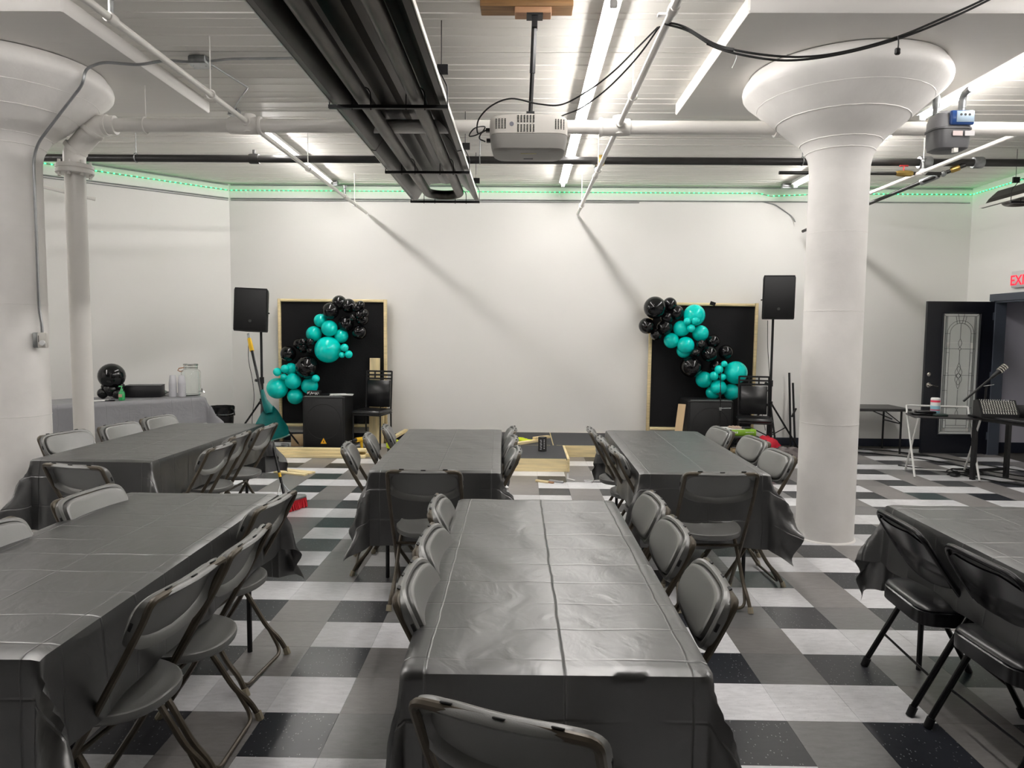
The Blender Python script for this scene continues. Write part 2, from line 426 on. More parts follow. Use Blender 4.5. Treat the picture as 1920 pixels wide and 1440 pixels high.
# baseboards
struct('baseboard_back', MB().box(((RX - 4.13) / 2, W - .006, .055), (RX + 4.13 - .02, .012, .11), bev=.003), M_navy)
mb_ = (a0 + a1) / 2 + Vector((.7071, -.7071, 0)) * .006
struct('baseboard_left', MB().box((mb_.x, mb_.y, .055), ((a1 - a0).length - .02, .012, .11), rz=PI / 4), M_navy)
struct('baseboard_right', MB().box((RX - .006, (BY + DY0 - .08) / 2, .055), (.012, DY0 - .08 - BY, .11)).box((RX - .006, (DY1 + .08 + W) / 2, .055), (.012, W - DY1 - .08, .11)), M_navy)

# doorway frame and open leaf
D1 = thing('door_1', None, None, (RX - .02, DY1, 0)); D1['kind'] = 'structure'
fr = MB()
fr.box((RX - .008, DY1 + .035, DH / 2 + .03), (.03, .07, DH + .06)).box((RX - .008, DY0 - .035, DH / 2 + .03), (.03, .07, DH + .06))
fr.box((RX - .012, (DY0 + DY1) / 2, DH + .045), (.04, DY1 - DY0 + .16, .09))
fr.box((RX + .06, DY1 - .012, DH / 2), (.14, .024, DH)).box((RX + .06, DY0 + .012, DH / 2), (.14, .024, DH)).box((RX + .06, (DY0 + DY1) / 2, DH - .012), (.14, DY1 - DY0, .024))
fr.build('door_frame', M_navyf, D1, world=True)
lx0, lx1, ly, lz0, lz1 = 5.31, 6.205, 9.46, .012, 2.02
gx0, gx1, gz0, gz1 = 5.53, 6.00, .27, 1.86
lf = MB()
lf.box(((lx0 + gx0) / 2, ly, (lz0 + lz1) / 2), (gx0 - lx0, .044, lz1 - lz0)).box(((lx1 + gx1) / 2, ly, (lz0 + lz1) / 2), (lx1 - gx1, .044, lz1 - lz0))
lf.box(((gx0 + gx1) / 2, ly, (lz0 + gz0) / 2), (gx1 - gx0, .044, gz0 - lz0)).box(((gx0 + gx1) / 2, ly, (lz1 + gz1) / 2), (gx1 - gx0, .044, lz1 - gz1))
for a, b in (((gx0 - .02, gz0 - .02), (gx1 + .02, gz0)), ((gx0 - .02, gz1), (gx1 + .02, gz1 + .02))):
    lf.box(((a[0] + b[0]) / 2, ly - .024, (a[1] + b[1]) / 2), (b[0] - a[0], .014, .02), bev=.004)
for xx in (gx0 - .01, gx1 + .01): lf.box((xx, ly - .024, (gz0 + gz1) / 2), (.02, .014, gz1 - gz0), bev=.004)
LF = lf.build('door_leaf', M_blackd, D1, world=True)
M_glass = mat('frosted_door_glass', (.74, .77, .74), .3, bump=.15, bscale=30, alpha=.55)
M_glassl = mat('clear_bevel_glass', (.85, .88, .86), .1, alpha=.5)
M_glassd = mat('grey_textured_glass', (.34, .36, .35), .4, bump=.4, bscale=90, alpha=.75)
gw = gx1 - gx0; gc = (gx0 + gx1) / 2; gy = ly
def pane(x0, x1, z0, z1, m, t=.006):
    MB().box(((x0 + x1) / 2, gy, (z0 + z1) / 2), (x1 - x0 - .001, t, z1 - z0 - .001)).build('pane', m, LF, world=True)
b1, b2, b3 = .033, .062, .098
for z0, z1 in ((gz0, .62), (.62, 1.05), (1.05, 1.40), (1.40, gz1)):
    pane(gx0, gx0 + b1, z0, z1, M_glassl); pane(gx1 - b1, gx1, z0, z1, M_glassl)
    pane(gx0 + b1, gx0 + b2, max(z0, gz0 + b1), min(z1, gz1 - b1), M_glassd); pane(gx1 - b2, gx1 - b1, max(z0, gz0 + b1), min(z1, gz1 - b1), M_glassd)
    if z1 < gz1: pane(gx0 + b2, gx0 + b3, max(z0, gz0 + .08), z1, M_glassl); pane(gx1 - b3, gx1 - b2, max(z0, gz0 + .08), z1, M_glassl)
pane(gx0 + b1, gx1 - b1, gz1 - b1, gz1, M_glassl); pane(gx0 + b1, gx1 - b1, gz0, gz0 + b1, M_glassl)
for z0, z1 in ((gz0 + b1, .62), (.62, 1.15), (1.15, 1.48), (1.48, gz1 - b1)):
    pane(gx0 + b3 if z1 < 1.5 else gx0 + b2, gx1 - b3 if z1 < 1.5 else gx1 - b2, z0, z1, M_glass)
cm = MB(); yc = gy - .004
def came(pts, r=.0022): cm.tube([(p[0], yc, p[1]) for p in pts], r, 5)
for xx in (gx0 + b1, gx1 - b1): came([(xx, gz0 + b1), (xx, gz1 - b1)])
for zz in (gz0 + b1, gz1 - b1): came([(gx0 + b1, zz), (gx1 - b1, zz)])
for sx in (-1, 1):
    for sz, zz in ((-1, gz0), (1, gz1)): came([(gc + sx * gw / 2, zz), (gc + sx * (gw / 2 - b1), zz - sz * b1)])
ra, rb = gw / 2 - b2, gw / 2 - b3; za = 1.60
for rr_ in (ra, rb):
    came([(gc - rr_, gz0 + .08)] + [(gc - rr_ * math.cos(t * PI / 12), za + (rr_ + .0) * math.sin(t * PI / 12)) for t in range(13)] + [(gc + rr_, gz0 + .08)])
for xx in (gc - ra, gc + ra): came([(xx, gz0 + .08), (xx, za)])
came([(gc - ra, gz0 + .08), (gc + ra, gz0 + .08)]); came([(gc - rb, gz0 + .115), (gc + rb, gz0 + .115)])
for sx in (-1, 1):
    came([(gc + sx * .016, za + rb), (gc + sx * .04, gz1 - b1 + .03)]); came([(gc + sx * .05, za + rb - .01), (gc + sx * .07, gz1 - b1)])
    for zz in (.45, .62, .85, 1.08, 1.35, 1.60): came([(gc + sx * rb, zz), (gc + sx * (gw / 2 - (b1 if zz in (1.60, .85) else b2)), zz)])
for zz in (1.40, 1.05, .62): came([(gx0 + b1, zz), (gc - .02, zz)]); came([(gc + .02, zz), (gx1 - b1, zz)])
def lens(zc, h, wd):
    for sx in (-1, 1): came([(gc + sx * wd * math.sin(PI * t / 10), zc - h / 2 + h * t / 10) for t in range(11)], .0022)
came([(gc, za + rb), (gc, 1.53)]); lens(1.475, .11, .022); lens(1.40, .04, .016); came([(gc, 1.38), (gc, 1.21)])
lens(1.15, .13, .022); lens(1.09, .16, .045); lens(1.0, .16, .045); lens(.94, .14, .022); lens(1.045, .07, .03)
came([(gc, .86), (gc, .65)]); lens(.62, .045, .016); lens(.54, .10, .02); came([(gc, .49), (gc, gz0 + .115)])
cm.build('lead_came', M_blk, LF, world=True)
hw = MB().lathe([(.028, 0), (.028, .012), (.02, .02), (.008, .022)], (lx0 + .055, ly - .022, 1.06), 16, Matrix.Rotation(PI / 2, 4, 'X'))
hw.build('deadbolt', M_nickel, LF, world=True)
hw = MB().lathe([(.033, 0), (.033, .012), (.014, .02), (.012, .05)], (lx0 + .055, ly - .022, .92), 16, Matrix.Rotation(PI / 2, 4, 'X'))
hw.tube(spline([(lx0 + .055, ly - .07, .92), (lx0 + .09, ly - .072, .918), (lx0 + .14, ly - .066, .905), (lx0 + .16, ly - .06, .905)], 4), [.011] * 4 + [.008] * 9, 8)
hw.build('lever_handle', M_nickel, LF, world=True)
for zz in (.25, 1.05, 1.83):
    MB().cyl((lx1 + .006, ly - .022, zz - .05), (lx1 + .006, ly - .022, zz + .05), .008, 8).box((lx1 - .02, ly - .0235, zz), (.05, .004, .1)).build('hinge', M_navyf, LF, world=True)

# exit sign over the doorway
ES = thing('exit_sign', 'white exit sign with red letters on the wall above the doorway', 'sign', (RX - .03, 8.93, 2.18))
MB().box((0, 0, .10), (.045, .33, .205), bev=.006).build('sign_housing', mat('exit_housing', (.72, .70, .70), .4), ES)
tc_ = bpy.data.curves.new('exit_text', 'FONT'); tc_.body = 'EXIT'; tc_.size = .175; tc_.extrude = .002; tc_.align_x = 'CENTER'; tc_.offset = .002
to = bpy.data.objects.new('exit_text', tc_); C.objects.link(to)
bpy.context.view_layer.update()
tme = bpy.data.meshes.new_from_object(to.evaluated_get(bpy.context.evaluated_depsgraph_get())); bpy.data.objects.remove(to)
tme.materials.clear(); tme.materials.append(mat('red_exit_letters', (.9, .02, .05), .4, emit=.30, ecol=(1, .02, .05, 1)))
to = bpy.data.objects.new('exit_letters', tme); to.parent = ES; C.objects.link(to)
to.matrix_local = Matrix.Translation((-.0245, 0, .03)) @ Matrix(((0, 0, -1, 0), (-1, 0, 0, 0), (0, 1, 0, 0), (0, 0, 0, 1)))

# columns
def column(x, y, label):
    t = thing('mushroom_column', label, 'column', (x, y, 0)); K = .92
    prof = [(.236, 0), (.232, .01), (.2285, .02)]
    prof += [(.230, 2.78)]
    MB().lathe([(r * K, z) for r, z in prof], (0, 0, 0), 48, capt=False).build('shaft', M_colpaint, t, angle=50)
    p2 = [(.230, 2.775), (.232, 2.83), (.245, 2.89)]
    key = [(.272, 2.945), (.308, 2.995), (.365, 3.04), (.43, 3.09), (.495, 3.145), (.56, 3.197), (.625, 3.25), (.69, 3.302), (.750, 3.350), (.770, 3.376), (.776, 3.405), (.770, 3.432), (.754, 3.458), (.735, 3.475), (.728, 3.495)]
    for i, (r, z) in enumerate(key):
        p2.append((r, z))
    MB().lathe([(r * K, z) for r, z in p2], (0, 0, 0), 64, capb=False).build('capital', M_colpaint, t, angle=60)
    for r, z in ((.262, 2.925), (.308, 2.995), (.50, 3.149), (.655, 3.277), (.2265, .9), (.2265, 1.75), (.2265, 2.33)):
        r *= K
        MB().tube([((r + .0005) * math.cos(a * PI / 32), (r + .0005) * math.sin(a * PI / 32), z + .0015 * math.sin(a * 2.3)) for a in range(64)], .004, 6, closed=True).build('plaster_seam', M_colpaint, t)
    MB().lathe([(.226, 0), (.223, .006), (.214, .012)], (0, 0, 0), 40).build('floor_collar', M_colpaint, t)
    return t
column(2.365, 5.47, 'white round concrete column with flared top, right of the tables')
column(-3.895, 5.42, 'white round concrete column with flared top, at the left edge')
# plaster patches on right column

# ================================================================ TABLES AND CLOTHS
def table(cx, cy, w_, l_, rz, label, h=.725):
    t = thing('folding_table', label, 'table', (cx, cy, 0), rz, None)
    MB().box((0, 0, h - .02), (w_, l_, .04), bev=.012).build('tabletop', M_ttop, t)
    for sy in (-1, 1):
        y = sy * (l_ / 2 - .22)
        for sx in (-1, 1):
            MB().tube(arcpath([(sx * (w_ / 2 - .12), y, h - .04), (sx * (w_ / 2 - .06), y, .35), (sx * (w_ / 2 - .06), y, 0)], .05), .0125, 8).build('leg', M_blk, t)
        MB().tube([(-w_ / 2 + .07, y, .30), (w_ / 2 - .07, y, .30)], .010, 8).build('crossbar', M_blk, t)
    return t
def cloth(cx, cy, w_, l_, rz, oa, ob, label, m, h=.735, seed=1, res=.026, f0=.05, f1=.42, wav=.07, lift=None, cat='tablecloth'):
    rnd = random.Random(seed); ph = [rnd.uniform(0, 6.28) for _ in range(12)]
    a, b = w_ / 2 + .004, l_ / 2 + .004; rho = .016
    nu = int((2 * (a + oa)) / res); nv = int((2 * (b + ob)) / res)
    cor = {(sx, sy): (rnd.uniform(.75, 1.25), rnd.uniform(.8, 1.2), rnd.uniform(-.25, .25)) for sx in (-1, 1) for sy in (-1, 1)}
    def fall(e, fl):
        q = rho * PI / 2
        if e < q: return rho * math.sin(e / rho), rho * (1 - math.cos(e / rho))
        return rho + (e - q) * fl, rho + (e - q) * math.sqrt(max(.1, 1 - fl * fl))
    def fn(i, j):
        u = -(a + oa) + i * 2 * (a + oa); v = -(b + ob) + j * 2 * (b + ob)
        ex, ey = max(0, abs(u) - a), max(0, abs(v) - b); sx, sy = (1 if u > 0 else -1), (1 if v > 0 else -1)
        if ex == 0 and ey == 0:
            z = h + .0015 * math.sin(9 * u + ph[0]) * math.sin(7 * v + ph[1]) + .0012 * math.sin(23 * u + 5 * math.sin(3 * v) + ph[2])
            return (u, v, z)
        r = math.hypot(ex, ey); phi = math.atan2(ey, ex)
        k1, k2, k3 = cor[(sx, sy)]
        cf = math.sin(2 * phi) ** 2 * min(1, r / .16) if ex > 0 and ey > 0 else 0
        s_ = v if ey == 0 else u if ex == 0 else 0
        wv = 0
        if not (ex > 0 and ey > 0):
            edge = (b - abs(v)) if ey == 0 else (a - abs(u))
            fade = min(1, max(0, edge / .12))
            kk = (8, 15, 27) if ey == 0 else (9, 17, 30)
            o_ = 3 if ey == 0 else 6
            wv = wav * fade * (math.sin(kk[0] * s_ + ph[o_] + sx) + .5 * math.sin(kk[1] * s_ + ph[o_ + 1] + sy) + .3 * math.sin(kk[2] * s_ + ph[o_ + 2]))
        fl = f0 + wv + (f1 - f0) * cf * k1
        fl += .16 * cf * math.sin(5.5 * phi + k3 * 6) * k2
        if not (ex > 0 and ey > 0): fl += .10 * wav * math.sin(38 * s_ + 26 * r + ph[9]) * min(1, r / .1)
        else: fl += .05 * cf * math.sin(22 * r + 9 * phi + ph[10])
        out, dr = fall(r, min(.75, max(-.05, fl)))
        dx, dy = math.cos(phi), math.sin(phi)
        z = h - dr; x = sx * (min(abs(u), a) + out * dx); y = sy * (min(abs(v), b) + out * dy)
        if lift: 
            for (lx0_, lx1_, ly0_, ly1_, lz_) in lift:
                if lx0_ < x < lx1_ and ly0_ < y < ly1_ and z < lz_: 
                    y += sy * (lz_ - z) * .0; z = lz_ + .004 * math.sin(40 * x)
        if z < .012: z = .012 + .004 * math.sin(30 * (u + v))
        return (x, y, z)
    mb = MB().grid(fn, nu, nv)
    me = mb.mesh('tablecloth', m, smooth=True, angle=55)
    uvl = me.uv_layers.new(name='UVMap')
    co = [(-(a + oa) + (k % (nu + 1)) / nu * 2 * (a + oa), -(b + ob) + (k // (nu + 1)) / nv * 2 * (b + ob)) for k in range(len(me.vertices))]
    flat = []
    for lp in me.loops: flat += co[lp.vertex_index]
    uvl.data.foreach_set('uv', flat)
    o = bpy.data.objects.new('tablecloth', me); o.location = (cx, cy, 0); o.rotation_euler = (0, 0, rz); C.objects.link(o)
    return tag(o, label, cat)
R_ = math.radians
TB = [ # cx, cy, w, l, rot, name
 (.085, 2.615, .745, 1.79, R_(0.5), 'middle front', 11, .30, .46),
 (-1.625, 2.66, .745, 1.82, R_(.7), 'left front', 22, .30, .46),
 (-2.72, 5.36, .76, 1.83, R_(-1.5), 'left rear', 33, .30, .46),
 (-.545, 5.13, .765, 1.83, R_(1.6), 'middle rear', 44, .30, .46),
 (1.11, 5.16, .755, 1.85, R_(-.5), 'right rear', 55, .30, .46),
 (2.19, 2.57, .76, 1.83, R_(-1.2), 'right front', 66, .30, .46)]
WHERE = {'middle front': 'the large table in front of the camera', 'left front': 'the front table at the left',
         'left rear': 'the far table behind the left front one', 'middle rear': 'the far middle table facing the projector',
         'right rear': 'the far table left of the white column', 'right front': 'the table at the right edge, nearest the column'}
for cx, cy, w_, l_, rz, nm, sd, oa, ob in TB:
    table(cx, cy, w_, l_, rz, 'grey folding table hidden under black cloth, ' + nm + ' one')
    cloth(cx, cy, w_, l_, rz, oa, ob, 'creased black plastic tablecloth on ' + WHERE[nm], M_cloth, seed=sd,
          res=.02 if nm == 'middle front' else .026, f0=.012 if nm in ('middle front', 'left front') else .04, wav=.02 if nm == 'middle front' else .035 if nm == 'left front' else .055,
          f1=.3 if nm == 'middle front' else .5)

# ================================================================ GREY FOLDING CHAIRS
def chair_proto():
    t = thing('folding_chair', 'x', 'chair')
    # side tube: top rail down to the front foot (toward the table)
    prof = [(-.222, .812), (-.205, .765), (-.150, .66), (-.030, .44), (.10, .215), (.235, .012)]
    up = [(-.030, .44), (-.150, .66), (-.205, .765), (-.222, .812)]
    L_ = [(-.205, -.030, .44), (-.204, -.152, .655), (-.200, -.205, .758)]; Rr_ = [(-x, y, z) for x, y, z in reversed(L_)]
    path = arcpath(L_ + [(-.200, -.226, .806), (.200, -.226, .806)] + Rr_, .06, 5)
    MB().tube(path, .0115, 8).build('back_frame', M_cframe, t)
    for sx in (-1, 1):
        lg = MB().tube(arcpath([(sx * .205, -.030, .44), (sx * .205, .10, .215), (sx * .205, .235, .012)], .06), .0115, 8).build('leg', M_cframe, t)
        MB().tube([(sx * .205, .222, .034), (sx * .205, .243, .0)], [.015, .016], 8).build('foot_cap', M_cap, lg)
        rl = MB().tube(arcpath([(sx * .170, .115, .425), (sx * .178, .02, .30), (sx * .188, -.075, .135), (sx * .196, -.135, .075), (sx * .203, -.165, .015)], .05), .0115, 8).build('leg', M_cframe, t)
        MB().tube([(sx * .2025, -.160, .032), (sx * .204, -.170, .0)], [.015, .017], 8).build('foot_cap', M_cap, rl)
    cb_ = arcpath([(-.187, -.088, .120), (-.178, -.150, .020), (.178, -.150, .020), (.187, -.088, .120)], .05, 5)
    MB().tube(cb_, .0085, 8).build('crossbar', M_cframe, t)
    MB().tube([(-.200, .035, .33), (.200, .035, .33)], .009, 8).build('brace', M_cframe, t)
    # seat: shallow dished shell
    def outline(k, z, n=44):
        q = []
        for i in range(n):
            a = 2 * PI * i / n; c, s = math.cos(a), math.sin(a)
            e = 2.5 if s < 0 else 4.0
            hx = .197 - (.012 if s > 0 else 0)
            x = hx * math.copysign(abs(c) ** (2 / e), c); yy = math.copysign(abs(s) ** (2 / e), s)
            y = .092 + yy * .235
            q.append((x * k, .092 + (y - .092) * k, z + (y + .10) * .05))
        return q
    MB().loft([outline(.93, .405), outline(.985, .412), outline(1.0, .426), outline(.995, .438), outline(.97, .441), outline(.90, .434), outline(.75, .430), outline(.6, .428), outline(.4, .4265), outline(.2, .426), outline(.07, .426)]).build('seat', M_cplast, t, angle=50)
    # backrest shell following the frame; local axes: x across, s up the slope, d forward
    O = Vector((0, -.150, .66)); sv = Vector((0, -.072, .157)).normalized(); dv = Vector((0, sv.z, -sv.y))
    def ring(k, d, n=52, sc_=1.0):
        q = []
        for i in range(n):
            a = 2 * PI * i / n; c, s = math.cos(a), math.sin(a); e = 4.2 if s > 0 else 5.5
            x = .214 * math.copysign(abs(c) ** (2 / e), c); y = .098 * math.copysign(abs(s) ** (2 / e), s)
            if s < 0: y -= .022 * (1 - (x / .214) ** 2) - .012
            x -= math.copysign(min(abs(x), k), x) if abs(x) > .02 else 0
            y -= math.copysign(min(abs(y), k), y) if abs(y) > .004 else 0
            x *= sc_; y *= sc_; bow = -.026 * (1 - (x / .214) ** 2)
            q.append(O + Vector((x, 0, 0)) + sv * (.078 + y) + dv * (d + bow + .012))
        return q
    MB().loft([ring(.032, .009, sc_=q_) for q_ in (.08, .3, .55, .8)] + [ring(.030, .008), ring(.020, -.010), ring(.006, -.016), ring(0, -.008), ring(0, .010), ring(.006, .018),
               ring(.014, .018), ring(.017, .012), ring(.019, .010), ring(.021, .030), ring(.026, .0345), ring(.032, .0355)] + [ring(.032, .0355, sc_=q_) for q_ in (.8, .6, .4, .2, .08)]).build('backrest', M_cplast, t, angle=40)
    def slot(x, y):
        bow = -.026 * (1 - (x / .214) ** 2)
        p = O + Vector((x, 0, 0)) + sv * (.078 + y) + dv * (bow + .012 + .002)
        return p
    for x, y in ((-.12, .099), (0, .099), (.12, .099)):
        p = slot(x, y); MB().box(p, (.026, .010, .004), rx=-.42, bev=.001).build('slot', M_slot, t)
    for sx in (-1, 1):
        p = slot(sx * .214, 0); MB().box(p, (.004, .010, .026), rx=.42, bev=.001).build('slot', M_slot, t)
    return t
CH0 = chair_proto(); first = [True]
def chair(x, y, deg, label, group=None):
    """x, y of the top rail's middle; deg = heading (0: faces the back wall)"""
    a = R_(deg); f = Vector((-math.sin(a), math.cos(a)))
    loc = (x + f.x * .222, y + f.y * .222, 0)
    if first[0]:
        first[0] = False; CH0.location = loc; CH0.rotation_euler = (0, 0, a); CH0['label'] = label
        if group: CH0['group'] = group
        return CH0
    return dup(CH0, loc, a, label, group)
G = 'grey folding chairs around the black tables'
E_ = 'grey folding chair '
for x, y, d, lb in (
 (-.035, 1.355, -21, E_ + 'askew at near end of middle front table, bottom of frame'),
 (-.352, 2.16, -90, E_ + 'on left of middle front table, nearest of three'),
 (-.355, 2.59, -92, E_ + 'on left of middle front table, middle of three'),
 (-.385, 3.10, -88, E_ + 'on left of middle front table, farthest of three'),
 (.622, 2.19, 88, E_ + 'on right of middle front table, nearest of three'),
 (.632, 2.76, 90, E_ + 'on right of middle front table, middle of three'),
 (.632, 3.22, 91, E_ + 'on right of middle front table, farthest of three'),
 (-1.02, 2.13, 84, E_ + 'on right of left front table, nearest of three'),
 (-.992, 2.55, 91, E_ + 'on right of left front table, middle of three'),
 (-1.10, 3.13, 84, E_ + 'on right of left front table, farthest of three'),
 (-2.03, 3.23, -96, E_ + 'on far left of left front table, back fully in view'),
 (-2.06, 2.60, -93, E_ + 'cut by left frame edge beside left front table'),
 (-2.50, 3.87, -14, E_ + 'at near end of left rear table, rail over black cloth'),
 (-1.97, 4.60, 88, E_ + 'on right of left rear table, nearest of three'),
 (-2.045, 5.09, 91, E_ + 'on right of left rear table, middle of three'),
 (-2.01, 5.56, 90, E_ + 'on right of left rear table, farthest of three'),
 (-3.34, 5.08, -104, E_ + 'on far left of left rear table, beside white pipe'),
 (-3.22, 5.56, -100, E_ + 'on far left of left rear table, middle of three'),
 (-3.17, 6.07, -100, E_ + 'on far left of left rear table, farthest back'),
 (-.535, 3.83, 0, E_ + 'at near end of middle rear table, squarely facing it'),
 (-1.17, 4.64, -80, E_ + 'on left of middle rear table, nearest of three'),
 (-1.13, 5.10, -80, E_ + 'on left of middle rear table, middle of three'),
 (-1.09, 5.57, -80, E_ + 'on left of middle rear table, beside black drill bag'),
 (-.02, 4.56, 91, E_ + 'on right of middle rear table, nearest of three'),
 (-.045, 5.06, 91, E_ + 'on right of middle rear table, middle of three'),
 (-.06, 5.54, 91, E_ + 'on right of middle rear table, nearest the stage'),
 (1.10, 3.865, 1, E_ + 'at near end of right rear table, cloth over its seat'),
 (.60, 4.60, -90, E_ + 'on left of right rear table, nearest of three'),
 (.565, 5.07, -91, E_ + 'on left of right rear table, middle of three'),
 (.535, 5.54, -91, E_ + 'on left of right rear table, nearest the stage'),
 (1.685, 4.56, 93, E_ + 'on right of right rear table, nearest white column'),
 (1.72, 5.15, 95, E_ + 'on right of right rear table, middle of three'),
 (1.62, 5.67, 96, E_ + 'on right of right rear table, beside green box'),
):
    chair(x, y, d, lb, G)

# ================================================================ BLACK PADDED FOLDING CHAIRS
def black_chair():
    t = thing('padded_folding_chair', 'x', 'chair')
    up = [(0, .45), (-.15, .64)]
    path = arcpath([(-.215, 0, .45), (-.215, -.14, .64), (-.205, -.215, .765), (.205, -.215, .765), (.215, -.14, .64), (.215, 0, .45)], .085, 6)
    MB().tube(path, .0125, 10).build('back_frame', M_blkg, t)
    for sx in (-1, 1):
        a = MB().tube(arcpath([(sx * .215, 0, .45), (sx * .212, .10, .27), (sx * .20, .235, .02)], .05), .0125, 10).build('leg', M_blkg, t)
        MB().cyl((sx * .2005, .222, .04), (sx * .20, .242, 0), .016, 10).build('foot_cap', M_blk, a)
        b = MB().tube([(sx * .215, .005, .465), (sx * .222, -.225, .02)], .0125, 10).build('leg', M_blkg, t)
        MB().cyl((sx * .2215, -.213, .04), (sx * .222, -.228, 0), .017, 10).build('foot_cap', M_blk, b)
        MB().box((sx * .222, .003, .455), (.010, .035, .045), bev=.004).build('hinge', M_blkg, t)
    MB().tube([(-.218, -.148, .165), (.218, -.148, .165)], .0055, 8).build('stretcher', M_blkg, t)
    MB().tube([(-.204, .175, .13), (.204, .175, .13)], .0055, 8).build('stretcher', M_blkg, t)
    def sq(k, z):
        q = []
        for i in range(40):
            a = 2 * PI * i / 40; c, s = math.cos(a), math.sin(a); e = 6
            q.append(((.198 - k) * math.copysign(abs(c) ** (2 / e), c), .01 + (.20 - k) * math.copysign(abs(s) ** (2 / e), s), z))
        return q
    MB().loft([sq(.015, .362), sq(0, .370), sq(0, .425), sq(.006, .43), sq(.02, .43)]).build('seat_pan', M_blkg, t)
    MB().loft([sq(.008, .428), sq(.003, .434), sq(.010, .447), sq(.04, .456), sq(.1, .462), sq(.17, .464)]).build('seat', M_vinyl, t, angle=60)
    O = Vector((0, -.14, .64)); sv = Vector((0, -.085, .135)).normalized(); dv = Vector((0, sv.z, -sv.y))
    def bk(d):
        def f(i, j):
            x = -.205 + .41 * i; lo = -.115 - .02 * (1 - (2 * i - 1) ** 2); hi = .135 - .05 * max(0, abs(2 * i - 1) - .62) / .38
            s = lo + (hi - lo) * j
            return O + Vector((x, 0, 0)) + sv * s + dv * (d - .022 * (1 - (2 * i - 1) ** 2) + .004 * (1 if .40 < j < .44 else 0))
        return f
    mb = MB().grid(bk(0.004), 14, 12).grid(bk(-.004), 14, 12)
    mb.build('backrest', M_blkg, t, angle=50)
    MB().tube([O + Vector((-.2 + .4 * i / 12, 0, 0)) + sv * (-.115 - .02 * (1 - (2 * i / 12 - 1) ** 2)) + dv * (-.022 * (1 - (2 * i / 12 - 1) ** 2)) for i in range(13)], .006, 6).build('backrest_rim', M_blkg, t)
    return t
BC = black_chair(); BC.location = (1.645 + .215, 3.07, 0); BC.rotation_euler = (0, 0, R_(-93))
G2 = 'black padded folding chairs at the right edge'
BC['label'] = 'black padded folding chair farthest of three beside the right front table'; BC['group'] = G2
dup(BC, (1.665 + .215, 2.56, 0), R_(-88), 'black padded folding chair with paint specks, middle one at right edge', G2)
dup(BC, (1.65 + .215, 2.04, 0), R_(-90), 'black padded folding chair nearest camera, mostly cut by right frame edge', G2)

# ================================================================ CEILING SERVICES
def strip_light(x, y0, y1, label, wires=False, z=3.511):
    t = thing('strip_light', label, 'light', (x, (y0 + y1) / 2, z), 0, 'tube lights under the ceiling')
    l = (y1 - y0) / 2
    MB().box((0, 0, .056), (.08, 2 * l, .05), bev=.006).box((0, 0, .083), (.03, 2 * l * .9, .014)).box((0, 0, .036), (.105, 2 * l, .006)).build('housing', M_fix, t)
    MB().loft([[(.027 * math.cos(PI * k / 8), y_, .030 - .034 * math.sin(PI * k / 8)) for k in range(9)] for y_ in (-l + .03, l - .03)]).build('tube', M_tube, t)
    for s in (-1, 1):
        MB().box((0, s * (l - .016), .012), (.045, .032, .055), bev=.004).build('end_cap', M_fix, t)
strip_light(.515, 7.02, 9.60, 'long lit white tube light in the middle, end nearest the back wall')
strip_light(.52, 4.35, 6.90, 'long lit white tube light directly behind the projector')
strip_light(.52, 1.6, 4.25, 'lit tube light overhead, above the frame near projector')
strip_light(-2.60, 7.10, 9.60, 'lit tube light on the left, between the two black pipes')
strip_light(-2.6, 1.5, 4.05, 'added fill tube light overhead left, out of frame')  # added lamp, no fixture known here; brightens the near floor
strip_light(3.57, 7.02, 9.58, 'lit tube light on the right, behind the white column')
strip_light(3.57, 4.35, 6.60, 'lit tube light at upper right above the gas meter')
strip_light(3.57, 1.6, 4.25, 'lit tube light off frame at the right, nearer the camera')
strip_light(-5.9, 4.3, 6.8, 'lit tube light just left of the frame, near wall')
strip_light(-6.3, 1.2, 3.8, 'added fill tube light off frame at far left')  # unseen lamp added to even out the room's brightness

